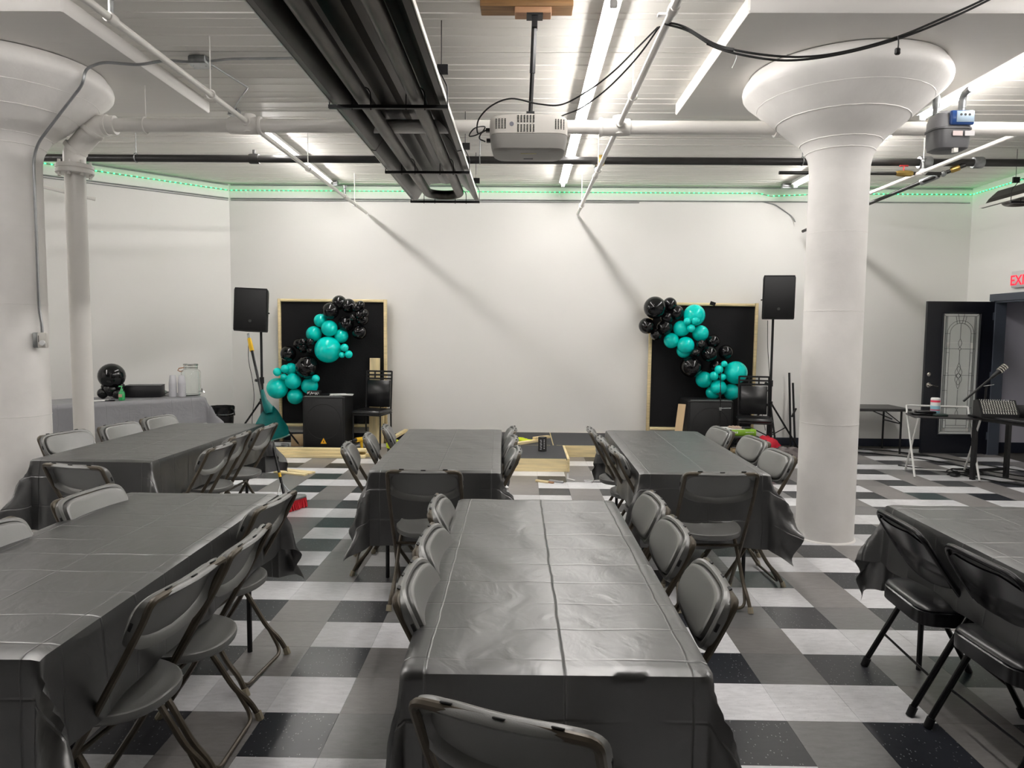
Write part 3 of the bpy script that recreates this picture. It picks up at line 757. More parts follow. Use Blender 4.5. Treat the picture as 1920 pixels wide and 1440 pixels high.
# radiant tube heaters
def heater(xc, y0, y1, w_, z, bars, label, ch=True):
    t = thing('tube_heater', label, 'heater', (xc, (y0 + y1) / 2, z)); yc_ = (y0 + y1) / 2
    h = w_ / 2
    prof = [(-h, .035), (-h + .035, .03), (-h + .10, .13), (-h + .20, .225), (-.06, .235), (0, .225), (.06, .235), (h - .20, .225), (h - .10, .13), (h - .035, .03), (h, .035)]
    ys = []; y = y0
    while y < y1 - .01: ys.append(y); y += 1.45
    ys.append(y1)
    for i in range(len(ys) - 1):
        a, b = ys[i] - yc_ - (.02 if i else 0), ys[i + 1] - yc_
        o_ = .0 if i % 2 else .004
        outer = [(x, z_ + o_) for x, z_ in prof]; inner = [(x * .985, z_ - .008 + o_) for x, z_ in reversed(prof)]
        MB().prism(outer + inner, 'y', a, b).build('reflector', M_hood, t, smooth=False)
    for s in (-1, 1):
        MB().box((s * (h + .003), 0, .045), (.006, y1 - y0, .035)).build('hood_edge', M_hoodx, t)
    tx = w_ * .235; ye = y1 - yc_ - .12
    for s in (-1, 1):
        MB().cyl((s * tx, y0 - yc_, .075), (s * tx, ye - tx, .075), .05, 20).build('heater_tube', M_htube, t)
    MB().tube([(tx * math.cos(PI * k / 14), ye - tx + tx * math.sin(PI * k / 14), .075) for k in range(15)], .05, 20).build('return_bend', M_htube, t)
    for yb in bars:
        yy = yb - yc_
        hb_ = MB().box((0, yy, .0), (w_ + .03, .03, .022)).build('hanger_bar', M_blk, t)
        for s in (-1, 1):
            MB().tube(arcpath([(s * tx - .062, yy + .0, -.02), (s * tx - .062, yy, .13), (s * tx + .062, yy, .13), (s * tx + .062, yy, -.02)], .06, 4), .004, 6).build('pipe_clamp', M_blk, hb_)
            MB().tube(arcpath([(s * (h + .01), yy, .0), (s * (h + .01), yy, .13), (s * (h - .05), yy - .05, .24), (s * (h - .12), yy - .05, .25)], .02), .004, 6).build('hanger_wire', M_blk, hb_)
            MB().box((s * (h - .02), yy - .02, .235), (.07, .02, .06)).build('bracket', M_blk, hb_)
            MB().cyl((s * (h - .03), yy, .24), (s * (h - .03), yy, CZ - z), .003, 6).build('hanger_rod', M_blk, hb_)
    return t
heater(-.90, -1.2, 8.33, .76, 3.045, (2.9, 4.79, 6.72, 8.22), 'long dark twin-tube radiant heater hung below the ceiling, left of centre')
heater(5.62, 2.0, 8.5, .60, 3.03, (4.6, 7.95), 'dark radiant heater at the right edge, end of hood showing')

def pipe_thing(name, label, pts, r, m, parts=(), rods=(), cat='pipe', n=20, rnd=.06):
    P = [Vector(p) for p in pts]; c = P[0].copy()
    t = thing(name, label, cat, tuple(c))
    MB().tube(arcpath(P, rnd) if len(P) > 2 else P, r, n).build('pipe_run', m, t, world=True)
    for nm, mb, mm in parts: mb.build(nm, mm, t, world=True)
    for (x, y, z, rr) in rods:
        MB().cyl((x, y, z), (x, y, CZ + .0), .005, 6).build('hanger_rod', m if m is M_pipew else M_galvd, t, world=True)
        ax = (P[1] - P[0]).normalized()
        ringp = [(x + (rr * math.cos(q) if abs(ax.y) > .5 else 0), y + (rr * math.cos(q) if abs(ax.x) > .5 else 0), z - rr + rr * math.sin(q)) for q in [2 * PI * k / 16 for k in range(16)]]
        MB().tube(ringp, .006, 6, closed=True).build('hanger_ring', m if m is M_pipew else M_galvd, t, world=True)
    return t
def coup(a, b, r): 
    a, b = Vector(a), Vector(b); d = (b - a).normalized()
    return MB().tube([a, a + d * .012, b - d * .012, b], [r * .93, r, r, r * .93], 20)
# fat white main running across
PZ, PY = 3.19, 5.75
parts = []
for x in (-2.24, .70): parts.append(('coupling', coup((x - .11, PY, PZ), (x + .13, PY, PZ), .066), M_pipew))
for x in (-2.10, .60, 1.98, 3.17, 4.13): parts.append(('coupling_ring', coup((x - .014, PY, PZ), (x + .014, PY, PZ), .075), M_pipew))
parts.append(('coupling', coup((4.0, PY, PZ), (4.16, PY, PZ), .070), M_pipew))
pipe_thing('water_pipe', 'thick white pipe running across the room under the ceiling', [(-3.42, PY, PZ), (6.12, PY, PZ)], .0525, M_pipew, parts,
           rods=[(-3.02, PY, PZ + .06, .062), (5.0, PY, PZ + .06, .062)])
# standpipe with flange and bends
sx_, sy_ = -3.60, 5.745
sp_ = thing('standpipe', 'thick white standpipe with bolted flange beside the left column', 'pipe', (sx_, sy_, 0))
MB().cyl((sx_, sy_, 0), (sx_, sy_, 2.80), .076, 32).build('riser', M_pipew, sp_, world=True)
MB().lathe([(.132, 0), (.138, .006), (.138, .03), (.132, .034), (.132, .04), (.138, .044), (.138, .068), (.13, .075)], (sx_, sy_, 2.80), 32).build('flange', M_pipew, sp_, world=True)
for k in range(8):
    a = k * PI / 4 + .2
    MB().lathe([(.013, -.02), (.013, .10)], (sx_ + .116 * math.cos(a), sy_ + .116 * math.sin(a), 2.80), 6).build('flange_bolt', M_pipew, sp_, world=True)
MB().tube(arcpath([(sx_, sy_, 2.87), (sx_, sy_, 2.98), (sx_ + .20, sy_, 3.19), (sx_ + .34, PY, PZ + .0)], .11, 6), [.082] * 3 + [.082] * 10 + [.072] * 3, 28).build('elbow', M_pipew, sp_, world=True)
MB().tube([(sx_ + .0, sy_, 2.985), (sx_ + .022, sy_, 3.01)], .093, 28).build('elbow_rim', M_pipew, sp_, world=True)
MB().tube([(sx_ + .135, sy_, 3.125), (sx_ + .155, sy_, 3.15)], .094, 28).build('elbow_rim', M_pipew, sp_, world=True)
MB().tube([(sx_ + .25, PY, PZ), (sx_ + .28, PY, PZ)], .08, 24).build('elbow_rim', M_pipew, sp_, world=True)
MB().lathe([(.11, 0), (.11, .02), (.09, .04)], (sx_, sy_, 0), 28).build('base_flange', M_pipew, sp_, world=True)
# thin white sprinkler branches toward the back wall
def branch(x, y0, y1, z, heads, label, elbow=True):
    ps = [('coupling', coup((x, yy - .035, z), (x, yy + .035, z), .029), M_pipew) for yy in heads]
    for yy in heads[:2]:
        ps.append(('sprinkler_head', MB().cyl((x, yy, z), (x, yy, z + .09), .014, 10).lathe([(.008, 0), (.018, .01), (.018, .03), (.03, .034), (.03, .038)], (x, yy, z + .09), 12), M_galvd))
    ps.append(('saddle_tee', MB().cyl((x, PY - .09, z), (x, PY + .09, z), .036, 14).cyl((x, PY, z - .07), (x, PY, z + .07), .05, 14), M_pipew))
    return pipe_thing('sprinkler_pipe', label, [(x, y0, z), (x, y1, z)], .0205, M_pipew, ps,
                      rods=[(x, 5.05, z + .03, .03), (x, 7.3, z + .03, .03), (x, 9.3, z + .03, .03)], n=12)
branch(-2.19, -1.0, 9.98, 3.205, (3.85, 8.8), 'thin white pipe running to the back wall, left of the heater')
branch(.745, -1.0, 9.98, 3.205, (3.72, 7.6), 'thin white pipe running to the back wall, right of the projector')
branch(3.99, 1.0, 9.9, 3.205, (7.3, 8.8), 'thin white pipe on the right, passing below the gas meter')
# black main and its fittings
BZ, BYY = 3.345, 7.5
ps = [('coupling', coup((-2.86, BYY, BZ), (-2.76, BYY, BZ), .052), M_pipeb), ('coupling', coup((4.05, BYY, BZ), (4.17, BYY, BZ), .062), M_galv),
      ('coupling', coup((4.60, BYY, BZ), (4.70, BYY, BZ), .058), M_galvd), ('clamp', MB().box((.79, BYY, BZ), (.07, .09, .10), bev=.01), M_brass),
      ('bolt', MB().cyl((-2.81, BYY, BZ + .05), (-2.81, BYY, BZ + .09), .018, 8), M_pipeb)]
pipe_thing('gas_pipe', 'long black iron pipe running across the room below the ceiling', [(-6.2, BYY, BZ), (6.12, BYY, BZ)], .038, M_pipeb, ps,
           rods=[(-4.05, BYY, BZ + .05, .045), (-.46, BYY, BZ + .05, .045), (2.86, BYY, BZ + .05, .045), (5.2, BYY, BZ + .05, .045)])
# valve branches at the right
pipe_thing('valve_pipe', 'short black pipe with brass valve and red handle behind the column', [(2.6, 7.42, 3.215), (4.25, 7.42, 3.215)], .018, M_pipeb,
   [('brass_valve', MB().tube([(3.78, 7.42, 3.215), (3.81, 7.42, 3.215), (3.87, 7.42, 3.215), (3.93, 7.42, 3.215), (3.95, 7.42, 3.215)], [.022, .03, .034, .03, .022], 8), M_brass),
    ('red_handle', MB().cyl((3.86, 7.42, 3.24), (3.86, 7.42, 3.285), .008, 8).box((3.86, 7.42, 3.29), (.09, .02, .014), bev=.004), mat('red_handle', (.35, .02, .02), .4)),
    ('elbow_fitting', MB().ball((4.26, 7.42, 3.215), .032, 12, 8), M_galvd)], n=12)
pipe_thing('valve_pipe', 'dark angled pipe with steel union running down behind the column', [(4.50, 7.45, 3.31), (4.22, 7.62, 3.20), (3.90, 9.3, 3.03), (3.82, 9.9, 2.98)], .02, M_pipeb,
   [('union', coup((4.30, 7.58, 3.235), (4.20, 7.72, 3.19), .036), M_galv), ('brass_joint', coup((4.46, 7.48, 3.295), (4.39, 7.52, 3.27), .032), M_brass)], n=12)
pipe_thing('gas_pipe', 'black hose-like gas pipe behind the flared column top', [(3.04, 6.9, 3.36), (3.04, 5.50, 3.36)], .024, M_pipeb,
   [('brass_union', MB().tube([(3.04, 5.70, 3.36), (3.04, 5.74, 3.36), (3.04, 5.78, 3.36), (3.04, 5.82, 3.36)], [.03, .038, .038, .03], 8), M_brass)], n=12, rnd=.05)

# gas meter
GM = thing('gas_meter', 'grey gas meter with blue dial box hanging right of the column', 'meter', (3.135, 5.43, 2.95))
def rr_ring(cx, cy, z, hx, hy, e=4, n=32):
    return [(cx + hx * math.copysign(abs(math.cos(2 * PI * i / n)) ** (2 / e), math.cos(2 * PI * i / n)), cy + hy * math.copysign(abs(math.sin(2 * PI * i / n)) ** (2 / e), math.sin(2 * PI * i / n)), z) for i in range(n)]
M_meter = mat('grey_meter_enamel', (.13, .13, .135), .35); M_meterl = mat('light_meter_grey', (.28, .28, .29), .4)
MB().loft([rr_ring(0, 0, z, hx, hy) for z, hx, hy in ((-.02, .09, .07), (-.005, .12, .095), (.03, .13, .10), (.125, .132, .102), (.128, .14, .108), (.14, .14, .108), (.143, .132, .10))]).build('lower_case', M_meter, GM, angle=30)
MB().loft([rr_ring(0, 0, z, hx, hy) for z, hx, hy in ((.14, .132, .10), (.20, .13, .098), (.245, .115, .09), (.262, .09, .07))]).build('upper_case', M_meterl, GM, angle=30)
for s in (-1, 1):
    MB().cyl((s * .095, 0, .25), (s * .095, 0, .31), .022, 12).build('inlet_collar', M_galvd, GM)
    MB().tube(arcpath([(s * .095, 0, .30), (s * .095, 0, .40), (s * .095, s * -.10 + .0, .41)], .05), .025, 12).build('elbow', M_galvd, GM)
ix = MB().box((.035, -.107, .20), (.17, .03, .10), bev=.008).build('index_box', mat('blue_index', (.03, .09, .30), .25), GM)
MB().box((.05, -.1235, .205), (.125, .004, .078), bev=.001).build('dial_plate', mat('pale_blue_dial', (.45, .58, .70), .4), ix)
for k in range(3): MB().cyl((.018 + k * .03, -.1255, .218), (.018 + k * .03, -.1272, .218), .009, 10).build('dial', M_blk, ix)
for k in range(2): MB().box((.01 + k * .085, -.109, .09), (.07, .003, .035)).build('sticker', mat('sticker_%d' % k, (.72, .60, .58) if k == 0 else (.60, .58, .58), .5), GM)
MB().box((-.0, -.1, -.03), (.03, .03, .03)).build('drip_plug', M_pipew, GM)
# conduits
def conduit(label, pts, r=.0085, m=None, rnd=.05, name='conduit', parts=()):
    return pipe_thing(name, label, pts, r, m or M_galv, parts, cat='conduit', n=8, rnd=rnd)
conduit('bent steel conduit running up the left column to the ceiling box',
   [(-3.655, 5.36, 1.52), (-3.655, 5.36, 1.60), (-3.672, 5.36, 1.72)] + [(-3.895 + r_ * .92 * .966 + .008, 5.42 - r_ * .92 * .259, z_) for r_, z_ in ((.246, 2.80), (.262, 2.875), (.31, 2.955), (.515, 3.125), (.775, 3.335), (.80, 3.44))] + [(-3.03, 5.20, 3.478), (-2.80, 5.26, 3.478), (-2.66, 5.36, 3.55), (-2.50, 5.42, 3.56)], .0105, rnd=.06)
conduit('steel conduit along the ceiling from the box to the heater', [(-2.36, 5.42, 3.565), (-2.2, 5.40, 3.575), (-1.35, 5.38, 3.58)], .0095)
conduit('thin zigzag conduit on the ceiling left of the heater', [(-2.38, 5.46, 3.57), (-2.31, 6.05, 3.585), (-2.50, 6.35, 3.585), (-2.66, 6.62, 3.575)], .007, rnd=.02)
def jbox(loc, sz, label, m=None):
    t = thing('junction_box', label, 'box', loc)
    MB().box((0, 0, 0), sz, bev=.006).build('box_body', m or M_galvd, t); MB().box((0, 0, -sz[2] / 2 - .002), (sz[0] * 1.04, sz[1] * 1.04, .004)).build('cover_plate', M_galv, t)
    for sx in (-1, 1): MB().cyl((sx * sz[0] * .35, 0, -sz[2] / 2), (sx * sz[0] * .35, 0, -sz[2] / 2 - .007), .006, 8).build('screw', M_galv, t)
jbox((-2.43, 5.43, 3.565), (.13, .12, .055), 'square steel junction box on ceiling beside white pipe')
jbox((-2.68, 6.68, 3.57), (.09, .09, .05), 'small steel junction box on ceiling above thick white pipe')
jbox((-2.56, 9.70, 3.55), (.10, .08, .06), 'small steel box at the end of the left tube light')
jbox((3.50, 9.70, 3.55), (.12, .08, .06), 'small steel box at the end of the right tube light')
wy = W - .012
conduit('upper thin conduit along the back wall, above the green lights', [(-4.10, wy, 3.585), (6.17, wy, 3.585)], .009)
conduit('lower thin conduit along the back wall, below the green lights', [(-4.10, wy, 3.40), (6.15, wy, 3.40)], .009)
conduit('second lower conduit along the back wall, just under its twin', [(-4.10, wy, 3.375), (1.6, wy, 3.375)], .006)
def lw(t, z, off=.012):  # a point along the slanted left wall
    p = a0 + Vector((-.7071, -.7071, 0)) * t + Vector((.7071, -.7071, 0)) * off; return (p.x, p.y, z)
conduit('upper thin conduit along the slanted left wall', [lw(.02, 3.585), lw(3.6, 3.585)], .009)
conduit('lower thin conduit along the slanted left wall', [lw(.02, 3.40), lw(3.6, 3.36)], .009)
conduit('second lower conduit along the slanted left wall', [lw(.02, 3.375), lw(3.6, 3.33)], .006)
p0, p1 = lw(3.3, 3.33, .30), lw(1.75, 3.12, .30)
conduit('short white pipe stub sticking out beside the left wall', [p0, p1], .022, M_pipew)
conduit('thin conduit dropping from the ceiling box to the wall bracket', [(3.30, wy, 3.40), (3.48, wy, 3.36), (3.72, wy, 3.20), (3.74, 9.98, 3.12)], .008)

# green LED strip along the three walls
lt = thing('light_strip', 'green LED strip light running along the tops of the walls', 'light', (0, W - .01, 3.51))
runs = [(Vector((-4.12, W - .008, 3.512)), Vector((3.25, W - .008, 3.512))), (Vector((3.25, W - .008, 3.512)), Vector((3.42, W - .008, 3.475))), (Vector((3.42, W - .008, 3.475)), Vector((4.2, W - .008, 3.512))), (Vector((4.2, W - .008, 3.512)), Vector((RX - .01, W - .008, 3.512))),
        (Vector(lw(.02, 3.512, .008)), Vector(lw(3.7, 3.512, .008))), (Vector((RX - .008, W - .02, 3.512)), Vector((RX - .008, 5.0, 3.512)))]
tm_ = MB(); dots = MB()
for a, b in runs:
    tm_.tube([a, b], .0055, 4)
    n = max(1, int((b - a).length / .066)); d = (b - a).normalized(); nn = Vector((d.y, -d.x, 0)) if abs(d.x) > .1 else Vector((-1, 0, 0))
    if nn.y > 0: nn = -nn
    for i in range(n):
        p = a + (b - a) * ((i + .5) / n) + nn * .008; dots.box(p, (.018, .018, .009), rz=math.atan2(d.y, d.x))
tm_.build('led_tape', M_ledt, lt, world=True)
dd = dots.build('led', M_led, lt, world=True, smooth=False); dd['kind'] = 'stuff'

# projector, pole and boards
PM = thing('projector_mount', 'brown boards on the ceiling with black pole holding the projector', 'mount', (.02, 4.56, CZ))
MB().box((-.015, 0, -.022), (.57, .14, .038), bev=.003).build('board', M_woodd, PM)
MB().box((.025, -.015, -.060), (.225, .10, .036), bev=.003).build('board', M_woodr, PM)
MB().box((.035, -.02, -.084), (.10, .09, .012)).box((.035, -.02, -.12), (.035, .06, .07)).build('ceiling_plate', M_blk, PM)
MB().tube([(.035, -.02, -.10), (.025, -.01, -.42)], .017, 4).build('pole', M_blk, PM)
MB().tube([(.025, -.01, -.40), (.015, .0, -.665)], .013, 4).build('pole_extension', M_blk, PM)
MB().box((.015, 0, -.665), (.05, .05, .02)).cyl((.015, 0, -.66), (.015, 0, -.69), .02, 10).build('swivel', M_blk, PM)
PJ = thing('projector', 'white ceiling projector with vent grilles, hung upside down', 'projector', (.025, 4.62, 2.79))
M_pj = mat('projector_white', (.66, .63, .58), .4); M_pjg = mat('projector_grey_plastic', (.30, .29, .27), .45)
def pjr(z, k, dy=0):
    q = []
    for i in range(48):
        a = 2 * PI * i / 48; c, s = math.cos(a), math.sin(a)
        q.append((.245 * k * math.copysign(abs(c) ** .22, c), dy + (.185 if s > 0 else .165) * k * math.copysign(abs(s) ** .55, s), z))
    return q
fb = MB()
rings = []
for z, k in ((.002, .995), (.01, 1.0), (.06, 1.0), (.095, .995)):
    rings.append(pjr(z, k))
rings.append([(x * .985, y * .98, .100 + .018 * (1 - (x / .245) ** 2)) for x, y, z in pjr(.1, 1)])
fb.loft(rings).build('white_case', M_pj, PJ, angle=35)
MB().loft([pjr(0, .99), pjr(-.05, .965), pjr(-.085, .92), pjr(-.095, .85), pjr(-.097, .6)]).build('grey_case', M_pjg, PJ, angle=35)
def front_y(x): return -.165 * (max(0, 1 - (abs(x) / .245) ** (2 / .22))) ** (.55 / 2) - .0015
def vents(x0, x1, nx, z0, z1, nz, name):
    mb = MB()
    for i in range(nx):
        for j in range(nz):
            if nz > 8 and j == nz // 2: continue
            x = x0 + (x1 - x0) * i / (nx - 1); z = z0 + (z1 - z0) * j / (nz - 1)
            mb.box((x, front_y(x), z), ((x1 - x0) / nx * .62, .004, (z1 - z0) / nz * .52))
    o = mb.build(name, M_slot, PJ, smooth=False); o['kind'] = 'stuff'
vents(-.20, -.145, 4, .03, .085, 8, 'vent_grille'); vents(-.065, .03, 6, .012, .105, 11, 'vent_grille'); vents(.165, .215, 4, .028, .083, 8, 'vent_grille')
MB().cyl((-.105, front_y(-.105) + .004, .055), (-.105, front_y(-.105) - .002, .055), .013, 16).build('sensor_window', mat('sensor_grey', (.22, .22, .26), .2), PJ)
MB().box((.0, -.06, -.0975), (.10, .006, .004)).build('status_slot', mat('pale_slot', (.7, .68, .3), .4), PJ)
MB().box((.0, .08, -.098), (.06, .02, .004)).box((-.0, -.12, -.062), (.09, .006, .012)).build('foot_pad', M_meter, PJ)
MB().box((-.255, -.02, .055), (.03, .03, .02)).box((-.25, -.03, -.012), (.03, .03, .02)).build('cable_plug', M_cord, PJ)

def cord(label, pts, r=.005, m=None, name='cable', n=6, k=8, cat='cable'):
    o = MB().tube(spline(pts, k), r, n).build(name, m or M_cord, None); return tag(o, label, cat)
PJX = .025
cord('black cable looping over the projector up to the thin white pipe',
  [(-.245, 4.60, 2.845), (-.29, 4.50, 2.80), (-.28, 4.42, 2.86), (-.20, 4.38, 2.93), (-.08, 4.36, 2.965), (.08, 4.36, 2.935), (.22, 4.32, 2.92), (.38, 4.25, 2.985), (.50, 4.15, 3.05), (.60, 4.03, 3.12), (.70, 3.90, 3.19)], .0048)
cord('second black cable from behind the projector to the white pipe',
  [(.18, 4.66, 2.915), (.24, 4.55, 2.925), (.34, 4.42, 2.93), (.46, 4.28, 2.98), (.56, 4.12, 3.04), (.64, 4.0, 3.11), (.705, 3.88, 3.185)], .0048)
cord('small black loop of cable at the projector plug end',
  [(-.26, 4.60, 2.84), (-.31, 4.55, 2.80), (-.345, 4.52, 2.79), (-.31, 4.50, 2.83), (-.25, 4.58, 2.86), (-.285, 4.56, 2.79), (-.25, 4.60, 2.775)], .0042)
cord('black cable sagging from white pipe across the column top, upper strand',
  [(.73, 3.86, 3.20), (.82, 3.80, 3.15), (.98, 3.76, 3.045), (1.18, 3.72, 2.985), (1.40, 3.70, 2.965), (1.62, 3.70, 2.995), (1.86, 3.69, 3.06), (2.08, 3.68, 3.15), (2.30, 3.66, 3.25), (2.6, 3.6, 3.42)], .0055)
cord('black cable sagging from white pipe across the column top, lower strand',
  [(.73, 3.86, 3.19), (.84, 3.79, 3.125), (.98, 3.75, 3.025), (1.18, 3.71, 2.962), (1.36, 3.69, 2.945), (1.60, 3.69, 2.98), (1.86, 3.69, 3.05), (2.10, 3.67, 3.14), (2.33, 3.65, 3.25), (2.62, 3.6, 3.41)], .0055)
cord('black cable joint where the sagging cables are tied', [(.93, 3.765, 3.06), (1.0, 3.76, 3.03), (1.06, 3.745, 3.012)], .013, name='cable_joint')
cord('white zip tie hanging from the sagging black cables', [(1.06, 3.74, 3.01), (1.07, 3.73, 2.97), (1.05, 3.73, 2.92)], .0018, M_fix, 'zip_tie')
cord('black connector dangling from cables before the column top', [(1.855, 3.68, 3.06), (1.858, 3.68, 3.02), (1.855, 3.68, 2.99)], .0035, name='cable_connector')
MB
o = MB().box((1.855, 3.68, 2.985), (.026, .02, .032), bev=.005).build('cable_plug', M_cord); tag(o, 'small black plug hanging from the cable over the column', 'plug')
o = MB().box((.715, 3.86, 3.235), (.05, .04, .012), bev=.003).build('cable_clip', M_fix); tag(o, 'white clip holding black cables to the thin pipe', 'clip')

# thermostat on left column
TH = thing('thermostat', 'white thermostat with round dial beside grey box on left column', 'thermostat', (-3.615, 5.33, 1.42))
MB().box((-.055, .0, .06), (.05, .05, .115), bev=.006).build('back_box', M_galvd, TH)
MB().box((.005, -.03, .06), (.07, .03, .115), bev=.006).build('thermostat_case', mat('ivory_plastic', (.62, .60, .55), .45), TH)
MB().cyl((.015, -.045, .04), (.015, -.06, .04), .02, 16).build('dial_knob', M_fix, TH)
MB().box((-.018, -.0455, .07), (.004, .002, .05)).build('slider_slot', M_slot, TH)

# ================================================================ STAGE AND BACKDROPS
M_deck = mat('black_stage_carpet', (.045, .046, .05), .7, bump=.2, bscale=200)
def stage(x0, x1, y0, y1, label, h=.148, skip=()):
    t = thing('stage_platform', label, 'stage', ((x0 + x1) / 2, (y0 + y1) / 2, 0))
    lx, ly = (x1 - x0) / 2, (y1 - y0) / 2; b = .036; q = .030 if y1 < 8.9 else .006
    MB().box((0, 0, h - .009), (2 * lx - 2 * q, 2 * ly - .012, .018)).build('deck', M_deck, t, smooth=False)
    for s in (-1, 1):
        MB().box((0, s * (ly - b / 2), (h - .019) / 2), (2 * lx - 2 * b - .002, b, h - .019)).box((0, s * (ly - .0025), h - .010), (2 * lx - 2 * b - .002, .005, .018)).build('side_board', M_woodx, t, smooth=False)
        MB().box((s * (lx - b / 2), 0, (h - .019) / 2), (b, 2 * ly, h - .019)).box((s * (lx - q / 2 + .0005), 0, h - .010), (q - .002, 2 * ly, .019)).build('side_board', M_woody, t, smooth=False)
    for k in range(3): MB().box((0, -ly + (k + 1) * ly / 2, h / 2 - .012), (2 * lx - 2 * b - .004, .036, h - .05)).build('joist', M_woodx, t)
    return t
stage(-1.60, .400, 8.90, W - .015, 'low black stage platform against the back wall, left half')
stage(.404, 1.62, 8.90, W - .015, 'low black stage platform against the back wall, right half')
stage(-.68, .545, 7.94, 8.895, 'low black stage platform with pine sides jutting forward to tables')

M_fabric = mat('black_backdrop_cloth', (.006, .006, .007), .9, bump=.2, bscale=60)
def backdrop(x0, x1, z1, tilt, label, y=9.93):
    t = thing('backdrop_panel', label, 'backdrop', ((x0 + x1) / 2, y, 0))
    hx = (x1 - x0) / 2
    for s in (-1, 1): MB().box((s * (hx - .019), 0, z1 / 2), (.038, .07, z1), ry=tilt, bev=.003).build('post', M_wood, t)
    for zz in (z1 - .02, .235): MB().box((0, -.002, zz), (2 * hx - .078, .066, .038), ry=tilt, bev=.003).build('rail', M_woodx, t)
    MB().box((0, .0, (z1 + .26) / 2 - .02), (2 * hx - .08, .012, z1 - .30), ry=tilt).build('backdrop_cloth', M_fabric, t)
    return t
backdrop(-3.42, -1.90, 2.005, 0, 'black cloth panel in pine frame at left, behind the balloons')
bR = backdrop(1.755, 3.245, 1.995, .008, 'black cloth panel in pine frame at right, behind the balloons')
MB().box((.12, -.036, 1.985), (.075, .006, .05), rx=0, ry=.3).build('tape_strip', M_fabric, bR)

GARLAND_L = [('b',-2.512,9.73,1.95,0.1),('b',-2.384,9.73,1.906,0.1),('b',-2.613,9.66,1.834,0.113),('b',-2.423,9.73,1.66,0.11),('b',-2.239,9.58,1.878,0.063),('b',-2.187,9.58,1.914,0.058),('b',-2.204,9.58,1.785,0.06),('b',-2.132,9.58,1.804,0.054),('b',-2.289,9.58,1.749,0.047),('b',-2.2,9.73,1.727,0.088),('b',-2.24,9.73,1.552,0.102),('t',-2.772,9.73,1.704,0.091),('t',-2.633,9.66,1.598,0.111),('t',-2.865,9.73,1.521,0.107),('t',-2.488,9.73,1.495,0.095),('t',-2.655,9.66,1.308,0.181),('t',-2.408,9.58,1.338,0.054),('t',-2.353,9.58,1.249,0.053),('t',-2.445,9.58,1.24,0.04),('b',-3.223,9.73,1.247,0.106),('b',-3.071,9.73,1.38,0.077),('b',-2.976,9.58,1.412,0.05),('b',-2.871,9.58,1.413,0.049),('b',-3.015,9.73,1.322,0.069),('b',-2.882,9.58,1.294,0.04),('b',-2.943,9.66,1.069,0.16),('t',-3.327,9.58,1.001,0.058),('t',-3.223,9.58,1.044,0.058),('t',-3.189,9.73,1.031,0.088),('t',-3.242,9.58,0.938,0.043),('t',-3.365,9.68,0.77,0.145),('t',-3.141,9.66,0.87,0.111),('t',-2.933,9.73,0.803,0.115),('t',-3.135,9.73,0.655,0.11),('t',-2.804,9.58,0.915,0.054)]
GARLAND_R = [('b',1.782,9.66,1.914,0.152),('b',1.996,9.73,1.964,0.094),('b',2.086,9.73,1.854,0.099),('b',1.69,9.73,1.669,0.11),('b',1.932,9.73,1.652,0.106),('b',1.818,9.73,1.551,0.077),('b',1.957,9.73,1.787,0.088),('t',2.32,9.68,1.818,0.145),('t',2.203,9.58,1.733,0.05),('t',2.31,9.58,1.745,0.058),('t',2.258,9.58,1.64,0.054),('t',2.16,9.73,1.637,0.11),('t',2.419,9.73,1.574,0.112),('t',2.03,9.73,1.472,0.105),('t',2.209,9.66,1.411,0.116),('t',2.204,9.73,1.336,0.099),('b',2.395,9.58,1.432,0.058),('b',2.332,9.58,1.317,0.058),('b',2.595,9.73,1.467,0.091),('b',2.531,9.66,1.297,0.111),('b',2.771,9.73,1.323,0.1),('b',2.296,9.68,1.121,0.149),('b',2.645,9.73,1.133,0.086),('t',2.714,9.58,1.166,0.043),('t',2.645,9.58,1.09,0.058),('t',2.581,9.58,1.003,0.061),('t',2.698,9.58,0.99,0.047),('t',2.901,9.68,1.046,0.156),('t',2.487,9.73,0.942,0.113),('t',2.667,9.66,0.841,0.11),('t',2.616,9.73,0.767,0.099),('t',2.863,9.73,0.779,0.112)]
def garland(data, label, name='balloon_garland'):
    xs = [d[1] for d in data]; zs = [d[3] for d in data]
    t = thing(name, label, 'balloons', ((min(xs) + max(xs)) / 2, 9.72, min(zs)))
    for c, x, y, z, r in data:
        m = M_teal if c == 't' else M_bkb; key = 'balloon_' + c
        if key not in BM_:
            prof = []
            for i in range(15):
                a = PI * i / 14; rr_ = math.sin(a); zz = -math.cos(a)
                if zz < -.2: rr_ *= 1 - .10 * ((-zz - .2) / .8) ** 2; zz *= 1 + .06 * ((-zz - .2) / .8)
                prof.append((max(.012, rr_), zz))
            prof = [(.055, -1.16), (.03, -1.09)] + prof[0:1] + prof[1:]
            BM_[key] = MB().lathe(prof, (0, 0, 0), 26).mesh('balloon', m, angle=60)
        o = bpy.data.objects.new('balloon', BM_[key]); o.parent = t; C.objects.link(o)
        o.location = Vector((x, y, z)) - t.location; o.scale = (r, r, r)
        rr2 = random.Random(int(x * 1000 + z * 77)); o.rotation_euler = (-1.0 - rr2.random() * .5, rr2.uniform(-.5, .5), rr2.uniform(-.7, .7))
    return t
BM_ = {}
garland(GARLAND_L, 'teal and black balloon garland sweeping down-left over the left backdrop')
garland(GARLAND_R, 'teal and black balloon garland sweeping down-right over the right backdrop')

